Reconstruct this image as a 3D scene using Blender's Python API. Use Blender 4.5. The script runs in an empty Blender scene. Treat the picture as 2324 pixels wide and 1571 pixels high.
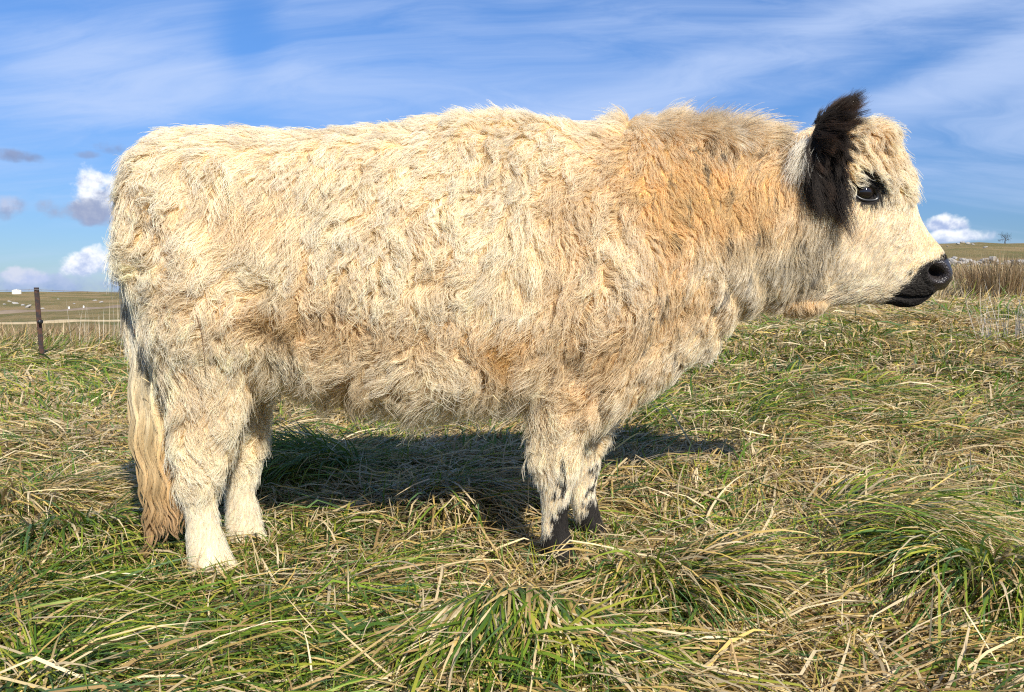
import bpy, math
import numpy as np
from mathutils import Vector, kdtree

rng = np.random.default_rng(7)
scene = bpy.context.scene
R = math.radians

# ------------------------------------------------------------------ camera
CAM_H = 0.77
PITCH = 4.1
FPX = 1800.0                     # focal length for a 2324 px wide frame
cam_d = bpy.data.cameras.new('camera')
cam_d.sensor_width = 36.0
cam_d.lens = 36.0 * FPX / 2324.0
cam_d.clip_start = 0.05
cam_d.clip_end = 6000
cam = bpy.data.objects.new('camera', cam_d)
cam.location = (0, 0, CAM_H)
cam.rotation_euler = (R(90 - PITCH), 0, 0)
scene.collection.objects.link(cam)
scene.camera = cam

# ------------------------------------------------------------------ light, sky, exposure
SUN_EL, SUN_AZ = 37.0, 26.0      # azimuth measured from straight behind the camera, towards +X
SKY_STRENGTH = 0.063
to_sun = Vector((math.sin(R(SUN_AZ)) * math.cos(R(SUN_EL)), -math.cos(R(SUN_AZ)) * math.cos(R(SUN_EL)), math.sin(R(SUN_EL))))
sun_d = bpy.data.lights.new('sun', 'SUN')
sun_d.energy = 5.0
sun_d.angle = R(0.53)
sun_d.color = (1.0, 0.94, 0.84)
sun = bpy.data.objects.new('sun', sun_d)
sun.rotation_euler = to_sun.to_track_quat('Z', 'Y').to_euler()
scene.collection.objects.link(sun)

scene.view_settings.view_transform = 'Standard'
scene.view_settings.look = 'None'
scene.view_settings.gamma = 1.0
scene.view_settings.use_curve_mapping = False
scene.view_settings.exposure = 0.65
scene.render.engine = 'CYCLES'
scene.cycles.max_bounces = 10
scene.cycles.diffuse_bounces = 6
scene.cycles.glossy_bounces = 5
scene.cycles.transmission_bounces = 8
scene.cycles.transparent_max_bounces = 6
scene.cycles.use_denoising = False
scene.cycles.denoiser = 'OPENIMAGEDENOISE'
scene.cycles.denoising_input_passes = 'RGB_ALBEDO_NORMAL'
scene.cycles_curves.shape = 'RIBBONS'
scene.cycles.pixel_filter_type = 'BLACKMAN_HARRIS'
scene.cycles.filter_width = 1.2


class NT:
    """small node-tree helper"""
    def __init__(self, tree):
        self.t = tree
        tree.nodes.clear()

    def n(self, typ, **kw):
        nd = self.t.nodes.new(typ)
        ins = kw.pop('ins', {})
        for k, v in kw.items():
            setattr(nd, k, v)
        for k, v in ins.items():
            self.set(nd.inputs[k], v)
        return nd

    def set(self, sock, v):
        if isinstance(v, bpy.types.NodeSocket):
            self.t.links.new(v, sock)
        else:
            sock.default_value = v

    def math(self, op, a, b=0.0, c=None, clamp=False):
        nd = self.t.nodes.new('ShaderNodeMath')
        nd.operation = op
        nd.use_clamp = clamp
        self.set(nd.inputs[0], a)
        self.set(nd.inputs[1], b)
        if c is not None:
            self.set(nd.inputs[2], c)
        return nd.outputs[0]

    def mix(self, f, a, b, mode='MIX'):
        nd = self.t.nodes.new('ShaderNodeMix')
        nd.data_type = 'RGBA'
        nd.blend_type = mode
        self.set(nd.inputs[0], f)
        self.set(nd.inputs[6], a)
        self.set(nd.inputs[7], b)
        return nd.outputs[2]

    def noise(self, vec, scale, detail=4.0, rough=0.55, dist=0.0):
        nd = self.t.nodes.new('ShaderNodeTexNoise')
        if vec is not None:
            self.t.links.new(vec, nd.inputs['Vector'])
        nd.inputs['Scale'].default_value = scale
        nd.inputs['Detail'].default_value = detail
        nd.inputs['Roughness'].default_value = rough
        nd.inputs['Distortion'].default_value = dist
        return nd.outputs['Fac']

    def ramp(self, f, lo, hi, a=0.0, b=1.0):
        nd = self.t.nodes.new('ShaderNodeMapRange')
        nd.interpolation_type = 'SMOOTHSTEP'
        self.set(nd.inputs[0], f)
        nd.inputs[1].default_value = lo
        nd.inputs[2].default_value = hi
        nd.inputs[3].default_value = a
        nd.inputs[4].default_value = b
        return nd.outputs[0]

    def xyz(self, x, y, z):
        nd = self.t.nodes.new('ShaderNodeCombineXYZ')
        self.set(nd.inputs[0], x); self.set(nd.inputs[1], y); self.set(nd.inputs[2], z)
        return nd.outputs[0]


def pix_azel(px, py):
    cx, cy = (px - 1162) / FPX, (785.5 - py) / FPX
    p = R(PITCH)
    d = np.array([cx, cy * math.sin(p) + math.cos(p), cy * math.cos(p) - math.sin(p)])
    d /= np.linalg.norm(d)
    return math.atan2(d[0], d[1]), math.asin(d[2])


def build_world():
    w = bpy.data.worlds.new('World')
    scene.world = w
    w.use_nodes = True
    T = NT(w.node_tree)
    sky = T.n('ShaderNodeTexSky', sky_type='NISHITA', sun_disc=False, sun_elevation=R(SUN_EL),
              sun_rotation=R(180 - SUN_AZ), altitude=400, air_density=1.0, dust_density=0.3, ozone_density=2.0)
    tc = T.n('ShaderNodeTexCoord')
    sep = T.n('ShaderNodeSeparateXYZ', ins={0: tc.outputs['Generated']})
    X, Y, Z = sep.outputs
    tint = T.mix(T.ramp(Z, 0.0, 0.36), (0.48, 0.66, 0.98, 1), (0.70, 1.10, 1.60, 1))
    base = T.mix(1.0, sky.outputs[0], tint, 'MULTIPLY')
    # thin high cloud, laid out on a plane overhead
    zz = T.math('ADD', T.math('MAXIMUM', Z, 0.0), 0.22)
    cu = T.math('DIVIDE', X, zz)
    cv = T.math('DIVIDE', Y, zz)
    rot = T.n('ShaderNodeMapping', ins={'Vector': T.xyz(cu, cv, 0.0), 'Rotation': (0, 0, R(32)), 'Scale': (0.50, 1.25, 1.0), 'Location': (3.1, 1.7, 0)})
    warp = T.noise(rot.outputs[0], 1.1, 3.0, 0.5)
    wv = T.n('ShaderNodeVectorMath', operation='ADD', ins={0: rot.outputs[0], 1: T.xyz(T.math('MULTIPLY', warp, 1.6), T.math('MULTIPLY', warp, 0.7), 0.0)})
    c1 = T.noise(wv.outputs[0], 1.5, 10.0, 0.62, 0.5)
    c2 = T.noise(rot.outputs[0], 0.55, 3.0, 0.5, 0.2)
    cc = T.math('ADD', T.math('MULTIPLY', c1, 0.62), T.math('MULTIPLY', c2, 0.5))
    az = T.math('ARCTAN2', X, Y)
    el = T.math('ARCSINE', Z)

    def bank(px, py, rx, ry, k, slope=0.0):
        a0, e0 = pix_azel(px, py)
        da = T.math('SUBTRACT', az, a0)
        de = T.math('SUBTRACT', T.math('SUBTRACT', el, e0), T.math('MULTIPLY', da, slope))
        d2 = T.math('ADD', T.math('POWER', T.math('ABSOLUTE', T.math('DIVIDE', da, rx / FPX)), 2.0), T.math('POWER', T.math('ABSOLUTE', T.math('DIVIDE', de, ry / FPX)), 2.0))
        return T.math('MULTIPLY', T.math('EXPONENT', T.math('MULTIPLY', d2, -1.0)), k)
    for b_ in ((170, 130, 280, 60, 0.13), (120, 230, 300, 40, 0.07), (700, 215, 240, 70, 0.07), (1750, 120, 560, 45, 0.10, 0.24), (2220, 170, 260, 45, 0.09, 0.3), (560, 90, 60, 130, -0.10), (1960, 190, 200, 26, -0.09, 0.3)):
        cc = T.math('ADD', cc, bank(*b_))
    cirrus = T.ramp(cc, 0.46, 0.72, 0.0, 0.74)
    cirrus = T.math('MULTIPLY', cirrus, T.ramp(Z, 0.02, 0.20, 0.45, 1.0))
    col = T.mix(cirrus, base, (5.8, 7.2, 10.2, 1))
    # heaped clouds low over the land
    vec = T.xyz(az, el, 0.0)
    n_big = T.noise(vec, 26.0, 7.0, 0.58)
    n_fin = T.noise(vec, 60.0, 6.0, 0.6)

    def cumulus(col, px, py, rx, ry, body, shade, edge=0.9, opac=0.95, flat=0.5):
        a0, e0 = pix_azel(px, py)
        da = T.math('DIVIDE', T.math('SUBTRACT', az, a0), rx / FPX)
        de = T.math('DIVIDE', T.math('SUBTRACT', el, e0), ry / FPX)
        low = T.math('MAXIMUM', T.math('MULTIPLY', de, -1.0), 0.0)       # flatter undersides
        de2 = T.math('ADD', T.math('POWER', T.math('ABSOLUTE', de), 2.0), T.math('MULTIPLY', T.math('POWER', low, 2.0), flat))
        d2 = T.math('ADD', T.math('POWER', T.math('ABSOLUTE', da), 2.0), de2)
        f = T.math('ADD', T.math('SUBTRACT', 1.0, d2), T.math('MULTIPLY', T.math('SUBTRACT', n_big, 0.5), 4.4))
        m = T.ramp(f, 0.0, edge, 0.0, opac)
        lit = T.math('ADD', T.math('MULTIPLY', de, 0.55), T.math('MULTIPLY', T.math('SUBTRACT', n_fin, 0.5), 2.6))
        lit = T.ramp(T.math('ADD', lit, T.math('MULTIPLY', da, -0.1)), -0.5, 0.55)
        return T.mix(m, col, T.mix(lit, shade, body))
    W = (11.0, 11.2, 11.6, 1)
    G = (5.0, 6.0, 8.8, 1)
    D = (3.4, 4.1, 6.2, 1)
    col = cumulus(col, 210, 648, 300, 26, (4.6, 5.6, 8.2, 1), (3.2, 4.4, 7.4, 1), 1.3, 0.85)
    col = cumulus(col, 200, 600, 62, 38, W, G)
    col = cumulus(col, 62, 628, 44, 20, (7.0, 7.5, 9.0, 1), G)
    col = cumulus(col, 232, 455, 66, 60, W, D)
    col = cumulus(col, 215, 488, 95, 30, (4.0, 4.6, 6.4, 1), D, 1.2, 0.85)
    col = cumulus(col, 18, 470, 34, 28, (5.6, 6.2, 8.2, 1), D, 1.2, 0.85)
    col = cumulus(col, 35, 357, 52, 15, (3.0, 3.5, 5.4, 1), (2.5, 3.0, 4.8, 1), 1.3, 0.8)
    col = cumulus(col, 300, 342, 60, 18, (3.0, 3.5, 5.4, 1), (2.5, 3.0, 4.8, 1), 1.3, 0.75)
    col = cumulus(col, 200, 352, 26, 9, (3.2, 3.8, 5.8, 1), (2.8, 3.4, 5.4, 1), 1.3, 0.6)
    col = cumulus(col, 2150, 508, 46, 24, W, (4.4, 5.4, 8.2, 1))
    col = cumulus(col, 2175, 538, 66, 16, W, (5.0, 6.0, 8.6, 1), 1.1, 0.9)
    bg = T.n('ShaderNodeBackground', ins={'Color': col, 'Strength': SKY_STRENGTH})
    out = T.n('ShaderNodeOutputWorld', ins={0: bg.outputs[0]})


build_world()

# ------------------------------------------------------------------ helpers


def link(o, parent=None):
    scene.collection.objects.link(o)
    if parent is not None:
        o.parent = parent
    return o


def tag(o, label=None, cat=None, group=None, kind=None):
    if label: o['label'] = label
    if cat: o['category'] = cat
    if group: o['group'] = group
    if kind: o['kind'] = kind
    return o


def empty(name, loc=(0, 0, 0)):
    o = bpy.data.objects.new(name, None)
    o.location = loc
    o.empty_display_size = 0.1
    return link(o)


def mesh_np(name, verts, faces, mat=None, parent=None, smooth=True):
    me = bpy.data.meshes.new(name)
    if isinstance(verts, np.ndarray):
        verts = verts.tolist()
    if isinstance(faces, np.ndarray):
        faces = faces.tolist()
    me.from_pydata(verts, [], faces)
    if smooth:
        me.polygons.foreach_set('use_smooth', np.ones(len(me.polygons), bool))
    me.update()
    if mat: me.materials.append(mat)
    return link(bpy.data.objects.new(name, me), parent)


def mesh_fast(name, verts, tris, mat=None, parent=None, smooth=True, cols=None):
    """triangles only, numpy in"""
    me = bpy.data.meshes.new(name)
    nv, nt = len(verts), len(tris)
    me.vertices.add(nv)
    me.vertices.foreach_set('co', np.ascontiguousarray(verts, np.float32).ravel())
    me.loops.add(nt * 3)
    me.loops.foreach_set('vertex_index', np.ascontiguousarray(tris, np.int32).ravel())
    me.polygons.add(nt)
    me.polygons.foreach_set('loop_start', np.arange(0, nt * 3, 3, dtype=np.int32))
    me.polygons.foreach_set('loop_total', np.full(nt, 3, np.int32))
    if smooth:
        me.polygons.foreach_set('use_smooth', np.ones(nt, bool))
    me.update(calc_edges=True)
    if cols is not None:
        a = me.attributes.new('blade_colour', 'FLOAT_COLOR', 'POINT')
        c = np.ones((nv, 4), np.float32)
        c[:, :3] = cols
        a.data.foreach_set('color', c.ravel())
    if mat: me.materials.append(mat)
    return link(bpy.data.objects.new(name, me), parent)


def hash3(ix, iy, iz, seed):
    with np.errstate(over='ignore'):
        h = (ix.astype(np.uint32) * np.uint32(374761393)) ^ (iy.astype(np.uint32) * np.uint32(668265263)) ^ (iz.astype(np.uint32) * np.uint32(2147483647 - 612)) ^ np.uint32((seed * 974711 + 77) & 0xffffffff)
        h = (h ^ (h >> np.uint32(13))) * np.uint32(1274126177)
        h = (h ^ (h >> np.uint32(15))) * np.uint32(2246822519)
        h = h ^ (h >> np.uint32(16))
    return h.astype(np.float64) / 4294967295.0


def vnoise(p, scale, seed=0):
    """smooth value noise in -1..1, p (n,3)"""
    q = np.asarray(p, float) * scale + 1000.0
    i = np.floor(q).astype(np.int64)
    f = q - i
    f = f * f * (3 - 2 * f)
    r = 0
    for dx in (0, 1):
        for dy in (0, 1):
            for dz in (0, 1):
                w = (f[:, 0] if dx else 1 - f[:, 0]) * (f[:, 1] if dy else 1 - f[:, 1]) * (f[:, 2] if dz else 1 - f[:, 2])
                r = r + w * hash3(i[:, 0] + dx, i[:, 1] + dy, i[:, 2] + dz, seed)
    return r * 2 - 1


def fbm(p, scale, seed=0, octv=3):
    r, a, t = 0, 1.0, 0
    for k in range(octv):
        r = r + a * vnoise(p, scale * 2.03 ** k, seed + k * 17)
        t += a
        a *= 0.5
    return r / t


def sstep(a, b, x):
    t = np.clip((x - a) / (b - a), 0, 1)
    return t * t * (3 - 2 * t)


def P(px, py, Y):
    """point at depth Y seen at pixel (px,py) of the 2324 px wide photograph"""
    cx, cy = (px - 1162) / FPX, (785.5 - py) / FPX
    p = R(PITCH)
    dy = cy * math.sin(p) + math.cos(p)
    dz = cy * math.cos(p) - math.sin(p)
    t = Y / dy
    return np.array([cx * t, Y, CAM_H + dz * t])


def principled(name, base=(0.5, 0.5, 0.5), rough=0.6, spec=0.4):
    m = bpy.data.materials.new(name)
    m.use_nodes = True
    T = NT(m.node_tree)
    b = T.n('ShaderNodeBsdfPrincipled', ins={'Base Color': (*base, 1), 'Roughness': rough, 'Specular IOR Level': spec})
    o = T.n('ShaderNodeOutputMaterial', ins={0: b.outputs[0]})
    return m, T, b


# ------------------------------------------------------------------ terrain
LEFT_Y = np.array([-200, 0, 8, 14, 22, 45, 110, 200, 330, 520, 700, 1500, 4000.])
LEFT_Z = np.array([-2, 0, -0.03, -0.12, -0.6, -2.6, -6.6, -5.6, -3.4, -1.7, -1.9, -14, -40.])
RIGHT_Y = np.array([-200, 0, 2.75, 3.2, 4.0, 6.0, 10, 25, 45, 60, 85, 140, 215, 262, 330, 520, 1500, 4000.])
RIGHT_Z = np.array([-2, 0, 0.0, 0.10, 0.24, 0.38, 0.56, 1.15, 1.95, 2.3, 3.2, 6.8, 13.2, 16.2, 16.4, 10, -14, -40.])


def smooth_interp(y, ys, zs):
    # monotone-ish: average of shifted linear interpolations, shift grows with distance
    r = 0
    ws = (-0.22, -0.11, 0, 0.11, 0.22)
    for s in ws:
        r = r + np.interp(y + s * np.maximum(np.abs(y), 1.0), ys, zs)
    return r / len(ws)


def terrain(x, y):
    x = np.asarray(x, float); y = np.asarray(y, float)
    hw = 0.42 * np.maximum(y, 0) + 0.5
    s = sstep(-hw, hw, x - 0.15)
    yl = y + 18 * np.sin(x * 0.006 + 1.0) * np.clip(np.abs(y) / 200, 0, 1)
    z = smooth_interp(yl, LEFT_Y, LEFT_Z) * (1 - s) + smooth_interp(y + 0.0 * x, RIGHT_Y, RIGHT_Z) * s
    p = np.stack([x, y, np.zeros_like(x)], -1).reshape(-1, 3)
    d = np.maximum(np.abs(y).ravel(), 1)
    near = sstep(0.8, 2.0, np.hypot(x.ravel() * 0.6, y.ravel()))
    b = 0.045 * vnoise(p, 1.3, 3) * near + 0.02 * vnoise(p, 3.1, 4)
    b = b + 0.0022 * d * vnoise(p, 0.13, 5) * sstep(6, 30, d) + 0.0012 * d * vnoise(p, 0.035, 9) * sstep(40, 150, d)
    # tussock mounds in front of and under the animal
    for (mx, my, mh, mr) in MOUNDS:
        b = b + mh * np.exp(-((p[:, 0] - mx) ** 2 + (p[:, 1] - my) ** 2) / (mr * mr))
    # flat where the hooves stand
    f = np.ones(len(p))
    for (fx, fy) in FEET:
        f = f * (1 - 0.95 * np.exp(-((p[:, 0] - fx) ** 2 + (p[:, 1] - fy) ** 2) / 0.16 ** 2))
    return z + (b * f).reshape(z.shape)


def Ymid(px):
    return 2.225 + (px - 480) * 5.8e-5


FEET = []
for (px, off) in ((488, -0.125), (560, 0.125), (1265, -0.105), (1345, 0.125)):
    yy = Ymid(px) + off
    FEET.append(((px - 1162) / FPX * yy, yy))
MOUNDS = [(0.02, 1.58, 0.09, 0.20), (-0.20, 2.68, 0.08, 0.26), (1.0, 2.05, 0.08, 0.30), (0.62, 2.75, 0.05, 0.28), (-1.3, 2.1, 0.06, 0.3)]


def sinh_axis(lo, hi, n, k):
    a, b = math.asinh(lo / k), math.asinh(hi / k)
    return k * np.sinh(np.linspace(a, b, n))


def build_ground():
    xs = sinh_axis(-1800, 1800, 241, 2.2)
    ys = sinh_axis(-150, 3000, 261, 2.2)
    gx, gy = np.meshgrid(xs, ys)
    gz = terrain(gx, gy)
    v = np.stack([gx, gy, gz], -1).reshape(-1, 3)
    nx, ny = len(xs), len(ys)
    i = np.arange(ny - 1)[:, None] * nx + np.arange(nx - 1)[None, :]
    i = i.ravel()
    t = np.concatenate([np.stack([i, i + 1, i + nx + 1], -1), np.stack([i, i + nx + 1, i + nx], -1)])
    m, T, b = principled('pasture_soil', (0.1, 0.08, 0.04), 0.95, 0.1)
    geo = T.n('ShaderNodeNewGeometry')
    pos = geo.outputs['Position']
    sep = T.n('ShaderNodeSeparateXYZ', ins={0: pos})
    mp = T.n('ShaderNodeMapping', ins={'Vector': pos, 'Scale': (1, 1.0, 1)})
    nb = T.noise(mp.outputs[0], 0.028, 6, 0.62, 0.4)
    nm = T.noise(mp.outputs[0], 0.10, 7, 0.68)
    nf = T.noise(mp.outputs[0], 2.2, 8, 0.7)
    dry = (0.25, 0.175, 0.085, 1)
    olive = (0.125, 0.105, 0.036, 1)
    green = (0.055, 0.085, 0.02, 1)
    c = T.mix(T.ramp(nb, 0.40, 0.60), olive, dry)
    c = T.mix(T.ramp(nm, 0.48, 0.66, 0, 0.8), c, green)
    c = T.mix(T.ramp(nf, 0.35, 0.7, 0.0, 0.55), c, (0.30, 0.235, 0.12, 1))
    far = T.ramp(sep.outputs[1], 9.0, 22.0)
    c = T.mix(far, T.mix(T.ramp(nf, 0.35, 0.65), (0.055, 0.05, 0.022, 1), (0.16, 0.125, 0.06, 1)), c)
    T.set(b.inputs['Base Color'], c)
    bump = T.n('ShaderNodeBump', ins={'Strength': 0.9, 'Distance': 0.35, 'Height': nf})
    T.set(b.inputs['Normal'], bump.outputs[0])
    o = mesh_fast('ground', v, t, m)
    tag(o, 'rolling pasture ground falling away to one side and rising to a hill on the other', 'ground', kind='structure')
    return o


build_ground()

# ------------------------------------------------------------------ hair / fur curves


def hair_material(name, rough=0.3, coat=0.13):
    m = bpy.data.materials.new(name)
    m.use_nodes = True
    T = NT(m.node_tree)
    at = T.n('ShaderNodeAttribute', attribute_name='hair_colour')
    df = T.n('ShaderNodeBsdfDiffuse', ins={'Color': at.outputs['Color']})
    tl = T.n('ShaderNodeBsdfTranslucent', ins={'Color': at.outputs['Color']})
    m1 = T.n('ShaderNodeMixShader', ins={0: 0.50, 1: df.outputs[0], 2: tl.outputs[0]})
    hr = T.n('ShaderNodeBsdfHair', component='Reflection', ins={'Color': T.mix(0.22, at.outputs['Color'], (1, 0.95, 0.86, 1)), 'RoughnessU': rough, 'RoughnessV': 0.7})
    m2 = T.n('ShaderNodeMixShader', ins={0: coat, 1: m1.outputs[0], 2: hr.outputs[0]})
    T.n('ShaderNodeOutputMaterial', ins={0: m2.outputs[0]})
    return m


M_HAIR = hair_material('animal_hair')


def make_curves(name, pts, rad, cols, mat, parent):
    """pts (n,k,3), rad (n,k), cols (n,k,3)"""
    n, k, _ = pts.shape
    cu = bpy.data.hair_curves.new(name)
    cu.add_curves([k] * n)
    cu.attributes['position'].data.foreach_set('vector', np.ascontiguousarray(pts, np.float32).ravel())
    ra = cu.attributes.get('radius') or cu.attributes.new('radius', 'FLOAT', 'POINT')
    ra.data.foreach_set('value', np.ascontiguousarray(rad, np.float32).ravel())
    ca = cu.attributes.new('hair_colour', 'FLOAT_COLOR', 'POINT')
    c4 = np.ones((n, k, 4), np.float32)
    c4[..., :3] = cols
    ca.data.foreach_set('color', c4.ravel())
    cu.materials.append(mat)
    o = bpy.data.objects.new(name, cu)
    return link(o, parent)


def norm(v):
    return v / np.maximum(np.linalg.norm(v, axis=-1, keepdims=True), 1e-9)


# ------------------------------------------------------------------ the animal: body mesh
def loft_mesh(rings):
    """rings (m,n,3) -> verts, faces (closed caps)"""
    m, n, _ = rings.shape
    v = [tuple(p) for p in rings.reshape(-1, 3)]
    f = []
    for i in range(m - 1):
        for j in range(n):
            a, b = i * n + j, i * n + (j + 1) % n
            f.append((a, b, b + n, a + n))
    f.append(tuple(range(n - 1, -1, -1)))
    f.append(tuple((m - 1) * n + j for j in range(n)))
    return v, f


def resample(a, m):
    """Catmull-Rom along rows of a"""
    a = np.asarray(a, float)
    k = len(a)
    t = np.linspace(0, k - 1, m)
    i = np.clip(t.astype(int), 0, k - 2)
    u = (t - i)[:, None]
    p0, p1, p2, p3 = a[np.maximum(i - 1, 0)], a[i], a[i + 1], a[np.minimum(i + 2, k - 1)]
    return 0.5 * ((2 * p1) + (p2 - p0) * u + (2 * p0 - 5 * p1 + 4 * p2 - p3) * u * u + (3 * p1 - p0 - 3 * p2 + p3) * u ** 3)


def torso_rings():
    S = [  # top x,y  bottom x,y  half width  roundness  lower width factor
        (312, 470, 314, 610, .05, 1.0, 1.0), (326, 380, 328, 690, .14, .9, 1.0), (362, 328, 362, 740, .20, .85, 1.0),
        (440, 304, 440, 800, .24, .82, .95), (560, 304, 560, 850, .255, .82, .9), (700, 308, 700, 880, .28, .85, .9),
        (850, 296, 850, 908, .305, .9, .92), (1000, 281, 1000, 918, .31, .9, .92), (1150, 274, 1150, 908, .295, .88, .9),
        (1280, 288, 1280, 915, .27, .85, .9), (1400, 288, 1388, 928, .25, .85, .85), (1500, 300, 1470, 896, .215, .88, .8),
        (1600, 302, 1545, 842, .185, .92, .75), (1680, 306, 1612, 776, .162, .95, .75), (1740, 314, 1686, 716, .148, 1, .8),
        (1800, 308, 1760, 700, .138, 1, .85), (1870, 290, 1840, 700, .128, .95, .85), (1940, 286, 1900, 692, .122, .9, .8),
        (2000, 312, 1950, 688, .114, .9, .72), (2034, 372, 1990, 688, .104, .9, .66), (2054, 432, 2022, 690, .087, .9, .68),
        (2074, 486, 2042, 695, .074, .9, .72), (2098, 526, 2064, 696, .067, .9, .78), (2124, 558, 2085, 688, .066, .88, .85),
        (2142, 590, 2108, 673, .060, .85, .9), (2153, 614, 2136, 658, .040, .85, 1)]
    A = []
    for (tx, ty, bx, by, w, e, lo) in S:
        ym = Ymid(0.5 * (tx + bx))
        A.append([*P(tx, ty, ym), *P(bx, by, ym), w, e, lo])
    A = resample(A, 90)
    n = 44
    a = np.linspace(0, 2 * math.pi, n, endpoint=False)
    rings = np.zeros((len(A), n, 3))
    for i, r in enumerate(A):
        t, b, w, e, lo = r[:3], r[3:6], r[6], r[7], r[8]
        c, h = (t + b) / 2, (t - b) / 2
        ca = np.sign(np.cos(a)) * np.abs(np.cos(a)) ** e
        sa = np.sign(np.sin(a)) * np.abs(np.sin(a)) ** e
        wf = np.where(sa < 0, 1 + (lo - 1) * np.abs(sa), 1.0)
        rings[i] = c + sa[:, None] * h
        rings[i, :, 1] += ca * w * wf
    return rings


def limb_rings(S, m=26, n=20):
    """S rows: px, py, half width px, Y, ry"""
    A = []
    for (px, py, hp, Y, ry) in S:
        A.append([*P(px, py, Y), hp / FPX * Y, ry])
    A = resample(A, m)
    a = np.linspace(0, 2 * math.pi, n, endpoint=False)
    rings = np.zeros((m, n, 3))
    for i, r in enumerate(A):
        rings[i, :, 0] = r[0] + np.cos(a) * r[3]
        rings[i, :, 1] = r[1] + np.sin(a) * r[4]
        rings[i, :, 2] = r[2]
    return rings


HN, HF = Ymid(480) - .125, Ymid(540) + .125        # hind near / far
FN, FF = Ymid(1265) - .105, Ymid(1330) + .12       # fore near / far
LIMBS = [
    # near hind
    [(440, 500, 110, HN + .05, .09), (448, 600, 128, HN + .03, .12), (455, 700, 130, HN + .01, .125), (466, 790, 112, HN, .11), (472, 870, 88, HN, .085),
     (470, 950, 70, HN, .066), (466, 1020, 58, HN, .055), (460, 1080, 43, HN, .046), (457, 1130, 33, HN, .038), (460, 1180, 32, HN, .036),
     (468, 1230, 37, HN, .040), (481, 1272, 47, HN, .048), (488, 1300, 50, HN, .052)],
    # far hind
    [(500, 600, 110, HF - .03, .12), (510, 720, 115, HF - .01, .12), (525, 800, 100, HF, .10), (545, 880, 72, HF, .078), (552, 950, 52, HF, .062),
     (553, 1010, 44, HF, .052), (548, 1060, 37, HF, .044), (545, 1110, 30, HF, .037), (548, 1150, 31, HF, .036), (554, 1190, 35, HF, .039), (562, 1225, 41, HF, .046), (566, 1243, 43, HF, .048)],
    # near fore
    [(1330, 560, 110, FN + .05, .09), (1315, 680, 118, FN + .02, .11), (1300, 780, 105, FN, .105), (1290, 860, 88, FN, .09), (1280, 930, 72, FN, .072),
     (1270, 1000, 58, FN, .056), (1266, 1050, 50, FN, .048), (1264, 1090, 42, FN, .042), (1262, 1130, 33, FN, .035), (1260, 1180, 30, FN, .032),
     (1262, 1225, 34, FN, .038), (1267, 1262, 39, FN, .044), (1269, 1292, 42, FN, .047)],
    # far fore
    [(1360, 700, 100, FF - .03, .10), (1350, 800, 90, FF, .095), (1345, 890, 64, FF, .075), (1338, 960, 48, FF, .058), (1330, 1020, 38, FF, .048),
     (1325, 1070, 33, FF, .040), (1322, 1110, 27, FF, .033), (1328, 1150, 26, FF, .031), (1338, 1185, 30, FF, .037), (1347, 1212, 33, FF, .042), (1349, 1226, 35, FF, .043)],
    # tail dock
    [(335, 375, 26, Ymid(300) - .02, .03), (312, 430, 25, Ymid(300) - .02, .03), (302, 520, 23, Ymid(300) - .03, .028), (300, 620, 21, Ymid(300) - .04, .026),
     (306, 720, 19, Ymid(300) - .045, .023), (314, 800, 18, Ymid(300) - .05, .02), (326, 860, 14, Ymid(300) - .05, .016), (334, 910, 8, Ymid(300) - .05, .01)],
]


def ellipsoid(px, py, Y, rx, ry, rz, n=18, rot=0.0):
    c = P(px, py, Y)
    v, f = [], []
    for i in range(n + 1):
        th = math.pi * i / n
        for j in range(n * 2):
            ph = math.pi * j / n
            x, y, z = rx * math.sin(th) * math.cos(ph), ry * math.sin(th) * math.sin(ph), rz * math.cos(th)
            x, z = x * math.cos(rot) - z * math.sin(rot), x * math.sin(rot) + z * math.cos(rot)
            v.append((c[0] + x, c[1] + y, c[2] + z))
    k = n * 2
    for i in range(n):
        for j in range(k):
            f.append((i * k + j, i * k + (j + 1) % k, (i + 1) * k + (j + 1) % k, (i + 1) * k + j))
    return v, f


EYE_Y = Ymid(1962) - .116
NOS_Y = Ymid(2120) - .048


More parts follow.
